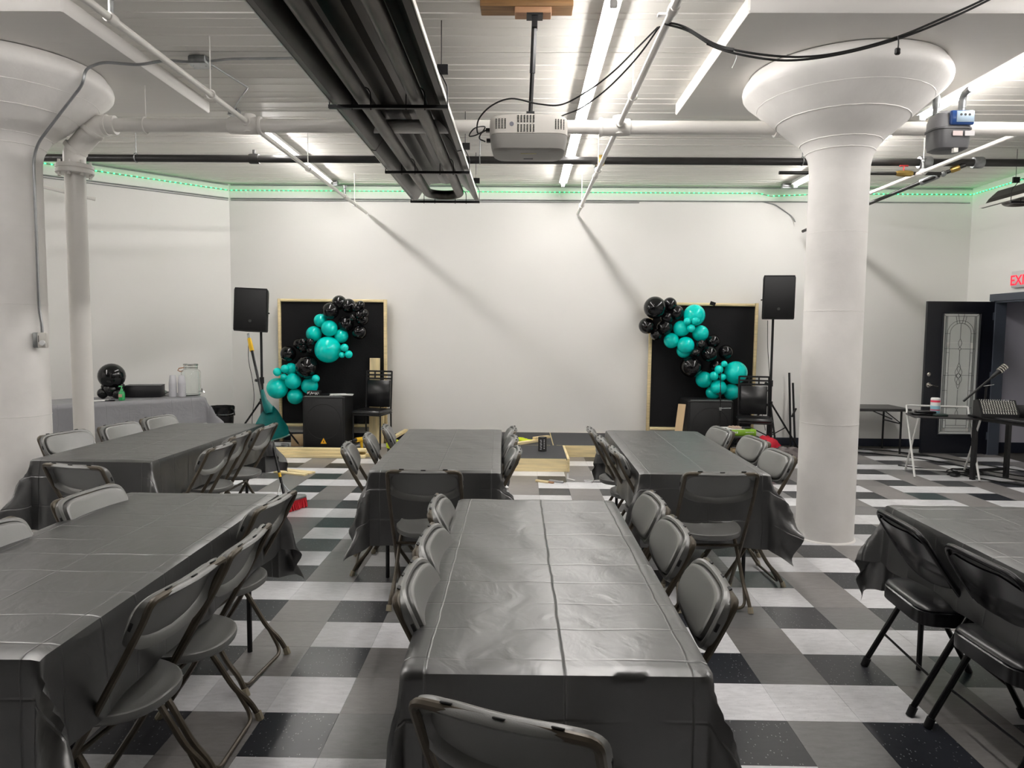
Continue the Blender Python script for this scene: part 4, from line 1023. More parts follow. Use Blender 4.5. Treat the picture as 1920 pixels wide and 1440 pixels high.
# ================================================================ SPEAKERS
M_grille = mat('speaker_grille', (.010, .010, .011), .55, bump=.4, bscale=500)
M_cab = mat('speaker_cabinet_plastic', (.008, .008, .009), .6, bump=.2, bscale=200)
def speaker(x, y, z, w_, h, rz, tilt, label):
    t = thing('loudspeaker', label, 'speaker', (x, y, z), rz); t.rotation_euler = (tilt, .035 if x < 0 else 0, rz)
    fx, bx, d = w_ / 2, w_ * .34, .34
    def ring(zz, k): return [(-fx * k, -d / 2, zz), (fx * k, -d / 2, zz), (bx * k, d / 2, zz), (-bx * k, d / 2, zz)]
    MB().loft([ring(0, .96), ring(.02, 1), ring(h - .03, 1), ring(h, .95)]).build('cabinet', M_cab, t, smooth=False)
    MB().box((0, -d / 2 - .006, h / 2 + .0), (w_ - .02, .014, h - .045), bev=.006).build('grille', M_grille, t)
    MB().cyl((0, -d / 2 - .013, h * .24), (0, -d / 2 - .018, h * .24), .018, 14).build('badge', mat('badge_grey' + label[:5], (.05, .05, .05), .3), t)
    for s in (-1, 1): MB().tube([(s * (fx + bx) / 2 * 1.02, -.07, h * .45), (s * (fx + bx) / 2 * 1.08, 0, h * .45), (s * (fx + bx) / 2 * .99, .07, h * .45)], .01, 6).build('side_handle', M_cab, t)
def tripod(x, y, top, label, rot=0, kz=.75):
    t = thing('speaker_stand', label, 'stand', (x, y, 0), rot)
    MB().cyl((0, 0, .12), (0, 0, .95), .019, 14).build('lower_pole', M_blk, t)
    MB().cyl((0, 0, .9), (0, 0, top), .0155, 12).build('upper_pole', M_blk, t)
    MB().cyl((0, 0, .88), (0, 0, .96), .028, 14).cyl((0, 0, .90), (-.07, -.02, .92), .010, 8).cyl((-.06, -.018, .917), (-.085, -.024, .925), .018, 10).build('clamp_collar', M_blk, t)
    MB().cyl((0, 0, kz - .14), (0, 0, kz - .07), .032, 14).cyl((0, 0, .19), (0, 0, .25), .03, 14).build('hub', M_blk, t)
    for k in range(3):
        a = k * 2 * PI / 3 + .3; c, s = math.cos(a), math.sin(a)
        l = MB().tube([(.03 * c, .03 * s, kz - .11), (.52 * c, .52 * s, .015)], .0125, 8).build('leg', M_blk, t)
        MB().cyl((.505 * c, .505 * s, .03), (.535 * c, .535 * s, 0), .017, 8).build('rubber_foot', M_blk, l)
        MB().tube([(.03 * c, .03 * s, .22), (.27 * c, .27 * s, .315)], .008, 6).build('brace', M_blk, t)
tripod(-3.37, 9.12, 1.56, 'black tripod speaker stand at left, behind the broom', .5)
speaker(-3.46, 9.10, 1.545, .41, .545, R_(6), R_(-2), 'black loudspeaker high on a stand left of the left backdrop')
tripod(3.30, 9.45, 1.80, 'black tripod speaker stand between right backdrop and white column', .1)
speaker(3.315, 9.42, 1.765, .40, .565, R_(-7), R_(1), 'black loudspeaker high on a stand beside the right backdrop')
cord('thin black cable hanging down the left speaker stand', [(-3.48, 9.0, 1.53), (-3.50, 9.02, 1.2), (-3.47, 9.05, .95), (-3.46, 9.08, .7), (-3.48, 9.05, .4), (-3.45, 9.0, .1)], .004)
cord('thin black cable hanging down the right speaker stand', [(3.20, 9.36, 1.75), (3.22, 9.38, 1.4), (3.25, 9.40, 1.15), (3.27, 9.42, .9), (3.18, 9.40, .6), (3.22, 9.36, .3)], .004)

def sub(x0, x1, y, h, label, logo):
    t = thing('subwoofer', label, 'speaker', ((x0 + x1) / 2, y + .26, 0)); w_ = x1 - x0
    MB().box((0, 0, h / 2), (w_, .52, h), bev=.018).build('cabinet', M_cab, t, smooth=False)
    MB().box((0, -.262, h / 2), (w_ - .05, .01, h - .06), bev=.004).build('grille', M_grille, t)
    MB().lathe([(.228, 0), (.234, .003), (.24, 0)], (0, -.266, h * .52), 40, Matrix.Rotation(PI / 2, 4, 'X'), capb=False, capt=False).build('cone_ring', M_grille, t)
    MB().cyl((-w_ / 2 + .03, -.25, h - .002), (w_ / 2 - .03, -.25, h - .002), .006, 6).build('edge_trim', M_galvd, t)
    if logo:
        lg = MB().prism([(-.040, .072), (.040, .072), (0, .148)], 'y', -.272, -.268).build('logo', mat('yellow_logo', (.85, .42, .01), .5), t)
        MB().prism([(-.006, .088), (.006, .088), (.004, .112), (-.004, .112)], 'y', -.2745, -.272).build('logo_mark', M_slot, lg)
sub(-2.905, -2.345, 9.30, .70, 'black subwoofer with yellow triangle logo at the left backdrop', True)
sub(2.20, 2.80, 9.38, .69, 'black subwoofer under the balloons of the right backdrop', False)
o = MB().box((-2.43, 9.50, .706), (.30, .20, .010), rz=.15).box((-2.45, 9.48, .713), (.21, .28, .003), rz=.5).build('paper_stack', mat('white_paper', (.75, .75, .73), .6)); tag(o, 'white papers lying on the left subwoofer', 'papers')
bx_ = thing('small_box', 'small patterned black and white box on the left subwoofer', 'box', (-2.79, 9.45, .702))
MB().box((0, 0, .03), (.17, .10, .06), bev=.004).build('box_body', M_slot, bx_)
pm = MB(); random.seed(5)
for i in range(9): pm.box((-.07 + i * .0175, -.052, .03 + random.uniform(-.012, .012)), (.010, .003, random.uniform(.015, .035)), ry=random.uniform(-.5, .5))
pm.build('printed_marks', M_fix, bx_)

# ladder-back banquet chairs
def banquet(x, y, rz, label):
    t = thing('banquet_chair', label, 'chair', (x, y, 0), rz)
    hx = .185
    for s in (-1, 1):
        MB().tube([(s * hx, .20, .0), (s * hx, .19, .48), (s * hx, .235, 1.02)], .0125, 4).build('back_leg', M_blk, t)
        MB().tube([(s * hx * 1.05, -.20, 0), (s * hx * 1.05, -.19, .47)], .0125, 4).build('leg', M_blk, t)
    MB().box((0, -.0, .455), (.40, .42, .025), bev=.008).build('seat_frame', M_blk, t)
    MB().box((0, -.01, .487), (.42, .43, .05), bev=.022).build('seat', M_vinyl, t)
    MB().box((0, .212, .71), (.335, .03, .37), rx=-.07, bev=.01).build('back_pad', M_vinyl, t)
    for zz in (1.015, .965, .915): MB().box((0, .16 + zz * .072, zz), (.37, .016, .022)).build('back_slat', M_blk, t)
    for xx in (-.06, .06): MB().box((xx, .228, .965), (.018, .014, .12)).build('back_slat', M_blk, t)
banquet(-2.02, 9.52, R_(-12), 'black ladder-back chair with padded seat beside the left subwoofer')
banquet(2.975, 9.08, R_(-14), 'black ladder-back chair with padded back behind the green box')

def plank(a, b, w_, th, m, label, roll=0.0, name='pine_board', end=0):
    """a board from a to b"""
    a, b = Vector(a), Vector(b); d = (b - a); L = d.length; c = (a + b) / 2
    q = d.to_track_quat('X', 'Z').to_matrix().to_4x4()
    M = q @ Matrix.Rotation(roll, 4, 'X')
    mb = MB().box((0, 0, 0), (L, w_, th), bev=.002); me = mb.mesh(name, m, smooth=False)
    o = bpy.data.objects.new(name, me); o.matrix_world = Matrix.Translation(c) @ M; C.objects.link(o); fix(o)
    return tag(o, label, 'board')
# standing boards behind the left chair, lumber stack on the floor
plank((-2.06, 9.80, .0), (-2.06, 9.89, 1.19), .14, .036, M_woodx, 'pine board standing behind the black chair, left one', roll=PI / 2 * 0 + 0)
plank((-1.955, 9.82, .0), (-1.955, 9.885, .50), .045, .036, M_woodx, 'short pine stud standing behind the black chair seat')
k = 0
for (x0, x1, y, z, w_, tz) in ((-3.14, -1.93, 8.66, .019, .085, .036), (-3.10, -1.85, 8.76, .019, .085, .036), (-3.20, -2.02, 8.68, .057, .085, .036), (-3.16, -1.95, 8.78, .057, .085, .036), (-3.22, -1.90, 8.70, .094, .085, .036)):
    lb = ('pine board at bottom front of the lumber stack near subwoofer', 'pine board at bottom rear of the lumber stack near subwoofer', 'pine board second layer front of the lumber stack',
          'pine board second layer rear of the lumber stack', 'pine board lying on top of the lumber stack')[k]; k += 1
    plank((x0, y, z), (x1, y + .01, z), w_, tz, M_woodx, lb)
plank((-2.70, 7.83, .010), (-2.29, 7.66, .010), .10, .018, M_woodx, 'short pale board lying on the floor near the broom')
plank((-2.72, 7.72, .010), (-2.33, 7.56, .010), .06, .018, M_woodx, 'narrow pale board lying on floor in front of another')
plank((-1.64, 9.98, .166), (-1.70, 9.15, .166), .05, .034, M_woody, 'thin pine strip lying along the left edge of the stage')
plank((-.30, 8.62, .166), (.22, 9.18, .166), .07, .034, M_woodx, 'pine board lying on the stage beside yellow gloves')
plank((.16, 9.12, .20), (.36, 9.28, .20), .06, .030, M_wood, 'short pine offcut with pointed look on the stage')
plank((1.95, 8.95, .0), (2.06, 9.12, .665), .10, .012, mat('cardboard', (.52, .38, .22), .8), 'tan cardboard strip leaning beside the right subwoofer')

# things on the stage and floor
cn = thing('paint_can', 'small black and white labelled tin on the front stage', 'can', (.25, 8.45, .148))
MB().lathe([(.048, 0), (.05, .003), (.05, .165), (.048, .17), (.046, .166)], (0, 0, 0), 24).build('tin_body', mat('tin_black', (.02, .02, .02), .35), cn)
MB().lathe([(.051, 0), (.051, .165)], (0, 0, .002), 24, capb=False, capt=False).build('tin_label', mat('tin_label', (.03, .03, .03), .5), cn)
lm = MB()
for i in range(7): lm.box((-.020 + (i % 2) * .004, -.0525, .03 + i * .018), (.02 - .002 * (i % 3), .002, .007))
for i in range(6): lm.box((.020, -.050, .04 + i * .02), (.012, .002, .009), rz=.4)
lm.build('label_text_lines', M_fix, cn)
def blob(name, label, cat, c, s, m, seed=1, amp=.25, nu=22, nv=14, fr=3.0):
    rnd = random.Random(seed); p = [rnd.uniform(0, 6) for _ in range(8)]
    def fn(i, j):
        a = 2 * PI * i; b = PI * j
        d = Vector((math.sin(b) * math.cos(a), math.sin(b) * math.sin(a), math.cos(b)))
        k = 1 + amp * (math.sin(fr * d.x * 2 + p[0] + 2 * d.z) * math.sin(fr * d.y * 2 + p[1]) + .6 * math.sin(fr * 4 * d.z + p[2] + fr * 3 * d.x) * math.sin(fr * 3 * d.y + p[3]))
        return (c[0] + d.x * s[0] * k, c[1] + d.y * s[1] * k, max(c[2] + d.z * s[2] * k, c[2] - s[2] * .9))
    o = MB().grid(fn, nu, nv).build(name, m, angle=40); return tag(o, label, cat)
M_hivis = mat('hi_vis_yellow', (.62, .75, .01), .6)
blob('work_glove', 'bright yellow work glove lying on the stage', 'glove', (-.06, 9.12, .175), (.16, .10, .028), M_hivis, 3)
blob('work_glove', 'bright yellow and black work glove near the far left chair', 'glove', (-1.55, 8.55, .19), (.09, .08, .06), M_hivis, 4)
plank((-1.60, 8.62, .075), (-1.48, 8.50, .075), .12, .15, M_blk, 'black tool case under the yellow glove by the stage', name='tool_case')['category'] = 'case'
dr = thing('cordless_drill', 'yellow and black cordless drill standing beside the black chair', 'drill', (-2.08, 9.02, .0), R_(50)); dr.scale = (.85, .85, .85)
M_dy = mat('drill_yellow', (.75, .45, .02), .4)
MB().cyl((-.07, 0, .205), (.07, 0, .205), .036, 14).ball((.07, 0, .205), .036, 12, 8).build('motor_body', M_dy, dr)
MB().tube([(-.07, 0, .205), (-.10, 0, .205), (-.135, 0, .205)], [.028, .022, .010], 12).build('chuck', M_blk, dr)
MB().tube([(.025, 0, .18), (.04, 0, .06)], [.022, .020], 10).build('grip', M_dy, dr)
MB().box((.035, 0, .035), (.11, .075, .06), bev=.01).build('battery', M_blk, dr)
MB().cyl((-.135, 0, .205), (-.19, 0, .205), .004, 6).build('drill_bit', M_chrome, dr)
o = MB().box((-3.03, 9.55, .075), (.20, .16, .15), rz=.2, bev=.006).build('cardboard_box', MATS['cardboard']); tag(o, 'small open cardboard box left of the left subwoofer', 'box')
o = MB().tube([(-3.16 + .05 * math.cos(a * .7), 9.36 + .05 * math.sin(a * .7), .01 + a * .002) for a in range(24)], .006, 6).build('cable_coil', M_galvd); tag(o, 'small grey coil on the floor beneath the dustpan', 'cable')
# floor bits
def bit(x, y, L, w_, h, rz, m, name, label, cat):
    o = MB().box((x, y, h / 2 + .0005), (L, w_, h), rz=rz, bev=.003).build(name, m); tag(o, label, cat)
bit(.22, 7.36, .15, .032, .022, -.5, M_wood, 'wood_offcut', 'small wood offcut on floor before the stage, left of utility knife', 'wood')
bit(.295, 7.33, .10, .028, .018, -.55, M_woodr, 'wood_offcut', 'small brown wood offcut on floor touching the knife', 'wood')
kn = thing('utility_knife', 'grey metal utility knife on floor before the stage', 'knife', (.37, 7.37, 0), -.5)
MB().box((0, 0, .011), (.17, .03, .020), bev=.006).build('knife_handle', M_galv, kn); MB().box((.095, 0, .010), (.035, .018, .002)).build('blade', M_chrome, kn)
br_ = thing('metal_bracket', 'small white metal bracket on floor beside the front stage', 'bracket', (.535, 7.52, 0), -.9)
MB().box((0, 0, .002), (.11, .025, .003)).build('plate', M_fix, br_); MB().box((-.054, 0, .03), (.003, .025, .06)).build('upright', M_fix, br_)
wrn = thing('adjustable_wrench', 'chrome adjustable wrench on floor near the right rear chairs', 'wrench', (.72, 7.40, 0), .1)
MB().tube([(.0, 0, .012), (.18, 0, .012)], [.010, .012], 6).build('handle', M_chrome, wrn)
MB().loft([[(-.055, -.02, z), (-.02, -.034, z), (.01, -.02, z), (.01, .02, z), (-.02, .034, z), (-.055, .02, z), (-.03, .008, z), (-.03, -.008, z)] for z in (.003, .021)]).build('jaw', M_chrome, wrn, smooth=False)

# broom with dustpan clipped on
BRm = thing('broom', 'black-handled push broom with yellow grip and red bristles', 'broom', (-1.90, 6.05, 0))
hA, hB = Vector((-2.10, 6.17, .12)), Vector((-2.54, 6.62, 1.40))
MB().tube([hA, hB], .0125, 10).build('broom_handle', M_blkg, BRm, world=True)
gd = (hB - hA).normalized()
MB().tube([hB - gd * .03, hB + gd * .02, hB + gd * .10], [.02, .021, .017], 12).build('yellow_grip', mat('yellow_grip', (.85, .52, .01), .45), BRm, world=True)
MB().tube([hB + gd * .10, hB + gd * .15], [.012, .010], 10).build('hanging_tip', M_galvd, BRm, world=True)
MB().tube([hA + gd * .16, hA + gd * .20], .0135, 10).build('yellow_band', MATS['yellow_grip'], BRm, world=True)
for s in (-1, 1): MB().tube([tuple(hA + gd * .12), tuple(hA + Vector((.04 + s * .08, -.06 + s * .06, -.06)))], .004, 6).build('brace_wire', M_galv, BRm, world=True)
bhx, bhy = -2.03, 6.08
MB().box((bhx, bhy, .095), (.09, .36, .03), rz=-.45, bev=.008).tube([hA, (bhx, bhy, .10)], .014, 8).build('broom_head', M_galvd, BRm, world=True)
bm_ = MB(); rnd = random.Random(9); ca, sa = math.cos(-.45), math.sin(-.45)
for i in range(7):
    for j in range(22):
        x, y = -.04 + i * .0133, -.17 + j * .0162; q = rnd.uniform(-.012, .012)
        X, Y = bhx + x * ca - y * sa, bhy + x * sa + y * ca
        bm_.tube([(X, Y, .085), (X + (x * .5 + q) * ca, Y + (x * .5 + q) * sa, .004)], [.005, .008], 5)
o = bm_.build('bristles', mat('red_bristles', (.62, .015, .03), .6), BRm, world=True, smooth=False); o['kind'] = 'stuff'
DP = thing('dustpan', 'teal plastic dustpan clipped halfway up the broom handle', 'dustpan', (-2.32, 6.36, .62))
M_dp = mat('dark_teal_plastic', (.0, .17, .16), .4, var=.25, vscale=12)
cp = hA + gd * .70; ux = Vector((.80, -.05, -.42)).normalized(); uz = Vector((.38, -.35, .85)).normalized()
# pan: scoop hanging from the handle, open side to the camera
pc_ = Vector((-2.275, 6.30, .875))
def panpt(i, j, off=0.0):
    s = i * 2 - 1; wdt = .045 + .115 * min(1, j * 1.35) ** .8
    dl = Vector((.22, -.18, -.95)).normalized(); pl = Vector((.93, .10, .24)).normalized(); nn = Vector((.05, .97, -.2)).normalized()
    return pc_ + dl * (j * .29) + pl * (s * wdt) + nn * (-.075 * abs(s) ** 3 * min(1, j * 2) + off + .02)
MB().grid(lambda i, j: panpt(i, j), 14, 8).grid(lambda i, j: panpt(i, j, .006), 14, 8).build('pan', M_dp, DP, world=True)
MB().tube([panpt(i / 14, 1, .003) for i in range(15)], .006, 6).build('pan_lip', mat('pale_teal_edge', (.25, .42, .36), .4), DP, world=True)
MB().tube([panpt(i / 14, 0, .003) for i in range(15)], .010, 8).build('pan_back', M_dp, DP, world=True)
MB().tube([pc_ + Vector((-.06, .02, .16)), pc_ + Vector((-.04, .015, .07)), pc_ + Vector((0, .01, -.01)), pc_ + Vector((.01, 0, -.05))], [.014, .024, .045, .03], 12).build('pan_handle', M_dp, DP, world=True)

# right-hand clutter behind the right rear table
MS = thing('microphone_stand', 'thin black microphone stand before the right balloons', 'stand', (2.56, 9.15, 0))
MB().cyl((0, 0, .02), (0, 0, .62), .010, 10).build('lower_tube', M_blk, MS)
MB().cyl((0, 0, .60), (-.01, 0, 1.08), .006, 8).build('upper_tube', M_blk, MS)
MB().lathe([(.13, 0), (.13, .012), (.03, .022), (.012, .03)], (0, 0, 0), 28).build('round_base', M_blk, MS)
MB().cyl((-.01, 0, .76), (-.01, 0, .82), .016, 10).box((-.03, 0, .80), (.05, .014, .012)).build('clutch', M_blk, MS)
MB().tube([(-.02, -.01, .61), (.13, -.01, .615)], .007, 8).cyl((0, 0, .585), (0, 0, .625), .016, 10).build('side_arm', M_galvd, MS)
# stool with green box
ST = thing('black_stool', 'low black side table under the green box', 'table', (2.62, 8.62, 0))
MB().box((0, 0, .335), (.44, .34, .03), bev=.006).build('stool_top', M_blk, ST)
for sx in (-1, 1):
    for sy in (-1, 1): MB().box((sx * .19, sy * .14, .16), (.035, .035, .32)).build('leg', M_blk, ST)
MB().box((0, 0, .12), (.36, .27, .02)).build('lower_shelf', M_blk, ST)
GB = thing('green_box', 'lime green and white flat box on the low black table', 'box', (2.625, 8.62, .35), R_(3))
M_gbx = mat('lime_green_card', (.26, .50, .035), .45)
MB().box((0, 0, .038), (.37, .26, .074), bev=.003).build('box_body', M_gbx, GB)
MB().box((-.06, .0, .0755), (.24, .25, .003)).build('white_lid_print', M_fix, GB)
gm_ = MB()
for i in range(5): gm_.box((-.135 + i * .022, -.131, .042), (.014, .002, .026 - (i % 2) * .008))
for i in range(7): gm_.box((.06 + i * .015, -.131, .044), (.009, .002, .010))
gm_.build('printed_lettering', M_fix, GB)
o = MB().tube([(2.60 + (.05 + .012 * (k % 5)) * math.cos(k * .62), 8.62 + (.045 + .01 * (k % 3)) * math.sin(k * .62), .435 + .012 * math.sin(k * 1.7)) for k in range(44)], .006, 6).build('cable_bundle', mat('pale_cable', (.55, .42, .33), .5)); tag(o, 'pale coiled cable heaped on the green box', 'cable')
o = MB().box((2.72, 8.60, .438), (.12, .07, .018), bev=.006).build('black_remote', M_blk); tag(o, 'small black device on the green box', 'device')
blob('red_bag', 'red cloth bag slumped beside the right speaker stand', 'bag', (3.06, 8.87, .14), (.16, .16, .155), mat('red_cloth', (.62, .012, .035), .6), 6, .16)
blob('plastic_bag', 'grey crumpled plastic bag on floor before the column', 'bag', (3.27, 8.70, .085), (.22, .14, .095), mat('grey_plastic_bag', (.13, .11, .11), .3, var=.5, vscale=9), 8, .2)
LNG = thing('folded_stand', 'black folded stand leaning on the wall behind the column', 'stand', (3.72, 9.70, 0))
for a, b in (((-.03, 0, .02), (-.02, .18, 1.04)), ((.03, 0, .02), (.035, .18, .90)), ((-.03, 0, .45), (.06, .1, .55))): MB().tube([a, b], .015, 4).build('folded_bar', M_blk, LNG)
o = MB().box((2.62, 8.62, .155), (.12, .10, .05), bev=.004).build('small_carton', MATS['cardboard']); tag(o, 'small brown carton under the green box table', 'box')

# ================================================================ RIGHT-HAND CORNER
def leg_table(name, label, x, y, w_, d, h, rz=0, folding=True):
    t = thing(name, label, 'table', (x, y, 0), rz)
    MB().box((0, 0, h - .018), (w_, d, .036), bev=.006).build('tabletop', mat('dark_tabletop', (.03, .028, .028), .35), t)
    for sx in (-1, 1):
        for sy in (-1, 1):
            MB().tube([(sx * (w_ / 2 - .10), sy * (d / 2 - .07), h - .036), (sx * (w_ / 2 - .10), sy * (d / 2 - .07), 0)], .0135, 8).build('leg', M_blk, t)
        MB().tube([(sx * (w_ / 2 - .10), -d / 2 + .07, .40), (sx * (w_ / 2 - .10), d / 2 - .07, .40)], .009, 6).build('crossbar', M_blk, t)
        MB().tube([(sx * (w_ / 2 - .10), 0, h - .17), (sx * (w_ / 2 - .42), 0, h - .04)], .007, 6).tube([(sx * (w_ / 2 - .10), -d / 2 + .07, h - .20), (sx * (w_ / 2 - .22), -.05, h - .06)], .007, 6).build('folding_brace', M_blk, t)
    return t
leg_table('folding_table', 'black folding table against back wall right of the column', 4.52, 9.66, 1.22, .60, .585 + .02)
# x-leg tray table with white rail
XT = thing('tray_table', 'small black tray table on crossed white legs', 'table', (4.70, 7.94, 0), R_(-14))
M_wleg = mat('white_table_leg', (.62, .62, .60), .35)
hx = .30
MB().box((0, -.01, .675), (.68, .36, .018), bev=.005).build('tray_top', mat('dark_tray', (.035, .033, .033), .4), XT)
for s in (-1, 1):
    MB().tube([(s * hx, -.19, .665), (s * hx, .22, .012)], .011, 8).build('leg', M_wleg, XT)
    MB().tube(arcpath([(s * hx * 1.05, -.22, .012), (s * hx * 1.05, .19, .665), (s * hx * 1.05, .24, .765)], .03), .011, 8).build('leg', M_wleg, XT)
MB().tube([(-hx * 1.05, .24, .765), (hx * 1.05, .24, .765)], .011, 8).build('top_rail', M_wleg, XT)
MB().tube([(-hx, .21, .03), (hx, .21, .03)], .009, 8).build('foot_rail', M_wleg, XT)
Rm = Matrix.Translation(XT.location) @ Matrix.Rotation(R_(-14), 4, 'Z')
p = Rm @ Vector((-.08, .02, .685))
WP = thing('wipes_canister', 'blue and white wipes canister with red band on tray table', 'canister', tuple(p))
MB().lathe([(.045, 0), (.048, .004), (.048, .165), (.046, .17)], (0, 0, 0), 24).build('canister_body', mat('pale_blue_label', (.30, .55, .66), .4), WP)
MB().lathe([(.0485, 0), (.0485, .05)], (0, 0, .105), 24, capb=False, capt=False).build('white_band', M_fix, WP)
MB().lathe([(.049, 0), (.049, .022)], (0, 0, .145), 24, capb=False, capt=False).build('red_band', mat('red_band', (.75, .05, .10), .4), WP)
MB().lathe([(.049, 0), (.049, .010)], (0, 0, .055), 24, capb=False, capt=False).build('pink_band', MATS['red_band'], WP)
MB().lathe([(.048, 0), (.048, .018), (.040, .026)], (0, 0, .168), 24).build('lid', M_fix, WP)
p = Rm @ Vector((-.22, .0, .684)); o = MB().box((p.x, p.y, p.z + .015), (.24, .17, .028), rz=-.2, bev=.006).build('black_tablet', M_blkg); tag(o, 'black device lying at left end of the tray table', 'device')
p = Rm @ Vector((-.19, -.02, .712)); o = MB().box((p.x, p.y, p.z + .012), (.20, .13, .02), rz=-.35, bev=.006).build('black_case', M_blkg); tag(o, 'thin black case stacked on the device on tray table', 'case')
p = Rm @ Vector((-.06, -.09, .684)); o = MB().box((p.x, p.y, p.z + .014), (.14, .08, .026), rz=-.1, bev=.006).build('black_pouch', mat('dark_green_pouch', (.02, .035, .03), .5), None); tag(o, 'small dark pouch in front of the wipes canister', 'pouch')
# mixer desk
MD = thing('mixer_desk', 'black square-legged desk under the audio mixer', 'table', (5.34, 7.30, 0), R_(16.9))
MB().box((0, 0, .705), (.58, 1.24, .025), bev=.004).build('desk_top', mat('black_desk', (.012, .012, .014), .35), MD)
for sx in (-1, 1):
    for sy in (-1, 1): MB().box((sx * .238, sy * .56, .346), (.042, .042, .692)).build('leg', M_blk, MD)
    MB().box((sx * .238, 0, .67), (.03, 1.08, .03)).build('apron', M_blk, MD)
for sy in (-1, 1): MB().box((0, sy * .56, .10), (.44, .03, .03)).build('lower_rail', M_blk, MD)
MX = thing('audio_mixer', 'black audio mixer with rows of knobs on the desk', 'mixer', (5.05, 7.58, .718), R_(-12))
MB().prism([(-.09, 0), (.12, 0), (.12, .15), (.02, .165), (-.09, .03)], 'x', -.17, .16).build('mixer_body', M_cab, MX, smooth=False)
MB().prism([(-.10, -.002), (.13, -.002), (.13, .16), (.02, .178), (-.10, .04)], 'x', .16, .175).build('side_cheek', M_blk, MX, smooth=False)
MB().prism([(-.10, -.002), (.13, -.002), (.13, .16), (.02, .178), (-.10, .04)], 'x', -.185, -.17).build('side_cheek', M_blk, MX, smooth=False)
km = MB(); rnd = random.Random(2)
for i in range(14):
    for j in range(9):
        f = (j + .5) / 9; y = -.088 + .108 * f; z = .034 + .13 * f
        if j < 2: km.box((-.155 + i * .0235, y, z + .002), (.010, .012, .005), rx=.85)
        else: km.cyl((-.155 + i * .0235, y, z), (-.155 + i * .0235, y - .012, z + .008), .0055, 6)
o = km.build('knobs', mat('silver_knobs', (.62, .60, .55), .35), MX, smooth=False); o['kind'] = 'stuff'
jk = MB()
for i in range(15): jk.cyl((-.15 + i * .021, .06, .158), (-.15 + i * .021, .06, .178), .006, 6)
o = jk.build('jack_row', M_chrome, MX); o['kind'] = 'stuff'
MB().box((.26, .04, .06), (.16, .20, .12), bev=.01).build('power_housing', M_cab, MX)
MC = thing('boom_microphone', 'microphone with silver rings on a black boom behind mixer', 'microphone', (5.10, 7.72, .72))
b0, b1_ = Vector((4.765, 7.70, .87)), Vector((5.07, 7.70, 1.145))
MB().tube([b0, b1_], [.013, .011], 8).build('boom_arm', M_blk, MC, world=True)
dd_ = (b1_ - b0).normalized()
MB().tube([b1_ - dd_ * .03, b1_ + dd_ * .05], [.017, .022], 12).build('mic_clip', M_blk, MC, world=True)
MB().tube([b1_ + dd_ * .05, b1_ + dd_ * .07, b1_ + dd_ * .15, b1_ + dd_ * .165], [.02, .029, .032, .018], 14).build('mic_body', M_blk, MC, world=True)
for q in (.075, .10, .125, .148): MB().tube([b1_ + dd_ * q, b1_ + dd_ * (q + .013)], .034, 14).build('silver_ring', M_nickel, MC, world=True)
MB().tube([(5.0, 7.70, 1.04), (5.02, 7.74, .74)], .011, 8).build('stand_tube', M_blk, MC, world=True)
MB().tube([(4.955, 7.68, 1.035), (5.06, 7.67, 1.055)], .005, 6).build('wing_clamp', M_chrome, MC, world=True)
MB().lathe([(.07, 0), (.07, .01), (.02, .018)], (5.02, 7.74, .719), 20).build('stand_base', M_blk, MC, world=True)
cc = [(5.0 + (.15 + .05 * math.sin(k * .37)) * math.cos(k * .55), 7.98 + (.09 + .03 * math.cos(k * .5)) * math.sin(k * .55), .012 + .0009 * k + .008 * math.sin(k * .9)) for k in range(70)]
o = MB().tube(spline(cc, 3), .006, 6).build('cable_coil', M_cord); tag(o, 'heap of coiled black cable on floor under the desk', 'cable')
for lb, pts in (('black cable on floor along the back wall baseboard', [(3.9, 9.75, .007), (4.4, 9.85, .007), (4.7, 9.72, .007), (5.0, 9.6, .007), (5.3, 9.25, .007), (5.6, 8.7, .007), (6.0, 8.0, .007)]),
                ('black cable curving on the floor toward the doorway', [(4.4, 9.55, .007), (4.9, 9.2, .007), (5.15, 8.9, .007), (5.4, 8.3, .007), (5.8, 7.7, .007), (6.1, 7.2, .007)]),
                ('black cable on floor running under the mixer desk', [(4.55, 8.55, .007), (4.9, 8.15, .007), (5.05, 7.8, .007), (5.3, 7.45, .007), (5.7, 7.0, .007), (6.1, 6.5, .007)]),
                ('black cable on floor right of the mixer desk', [(5.2, 8.1, .007), (5.45, 7.7, .007), (5.8, 7.35, .007), (6.12, 7.0, .007)])):
    cord(lb, pts, .007, k=6)
o = MB().box((4.86, 7.93, .02), (.12, .07, .035), rz=.6, bev=.008).build('power_adapter', M_blk); tag(o, 'small black power adapter on floor by tray table leg', 'adapter')

# ================================================================ LEFT REFRESHMENT TABLE
tdir = Vector((.7071, .7071, 0)); tn = Vector((-.7071, .7071, 0))
fr_ = Vector((-3.94, 8.71, 0))            # front right corner of the table top
L8, D8 = 2.44, .76
tc = fr_ - tdir * (L8 / 2) + tn * (D8 / 2)
t = table(tc.x, tc.y, D8, L8, R_(-45), 'long folding table under grey cloth by the left wall')
cloth(tc.x, tc.y, D8, L8, R_(-45), .33, .30, 'grey plastic tablecloth with fold lines on the table by left wall', M_clothg, seed=5, res=.03, f0=.06, f1=.6, wav=.03)
def on(u, v, z=.738):
    """u metres left from the right end, v metres back from the front edge"""
    p = fr_ - tdir * u + tn * v; return (p.x, p.y, z)
M_jar = mat('clear_glass', (.95, .97, .96), .03, trans=1.0, ior=1.45)
DS = thing('drink_dispenser', 'clear glass drink dispenser jar with spigot on grey table', 'dispenser', on(.05, .29))
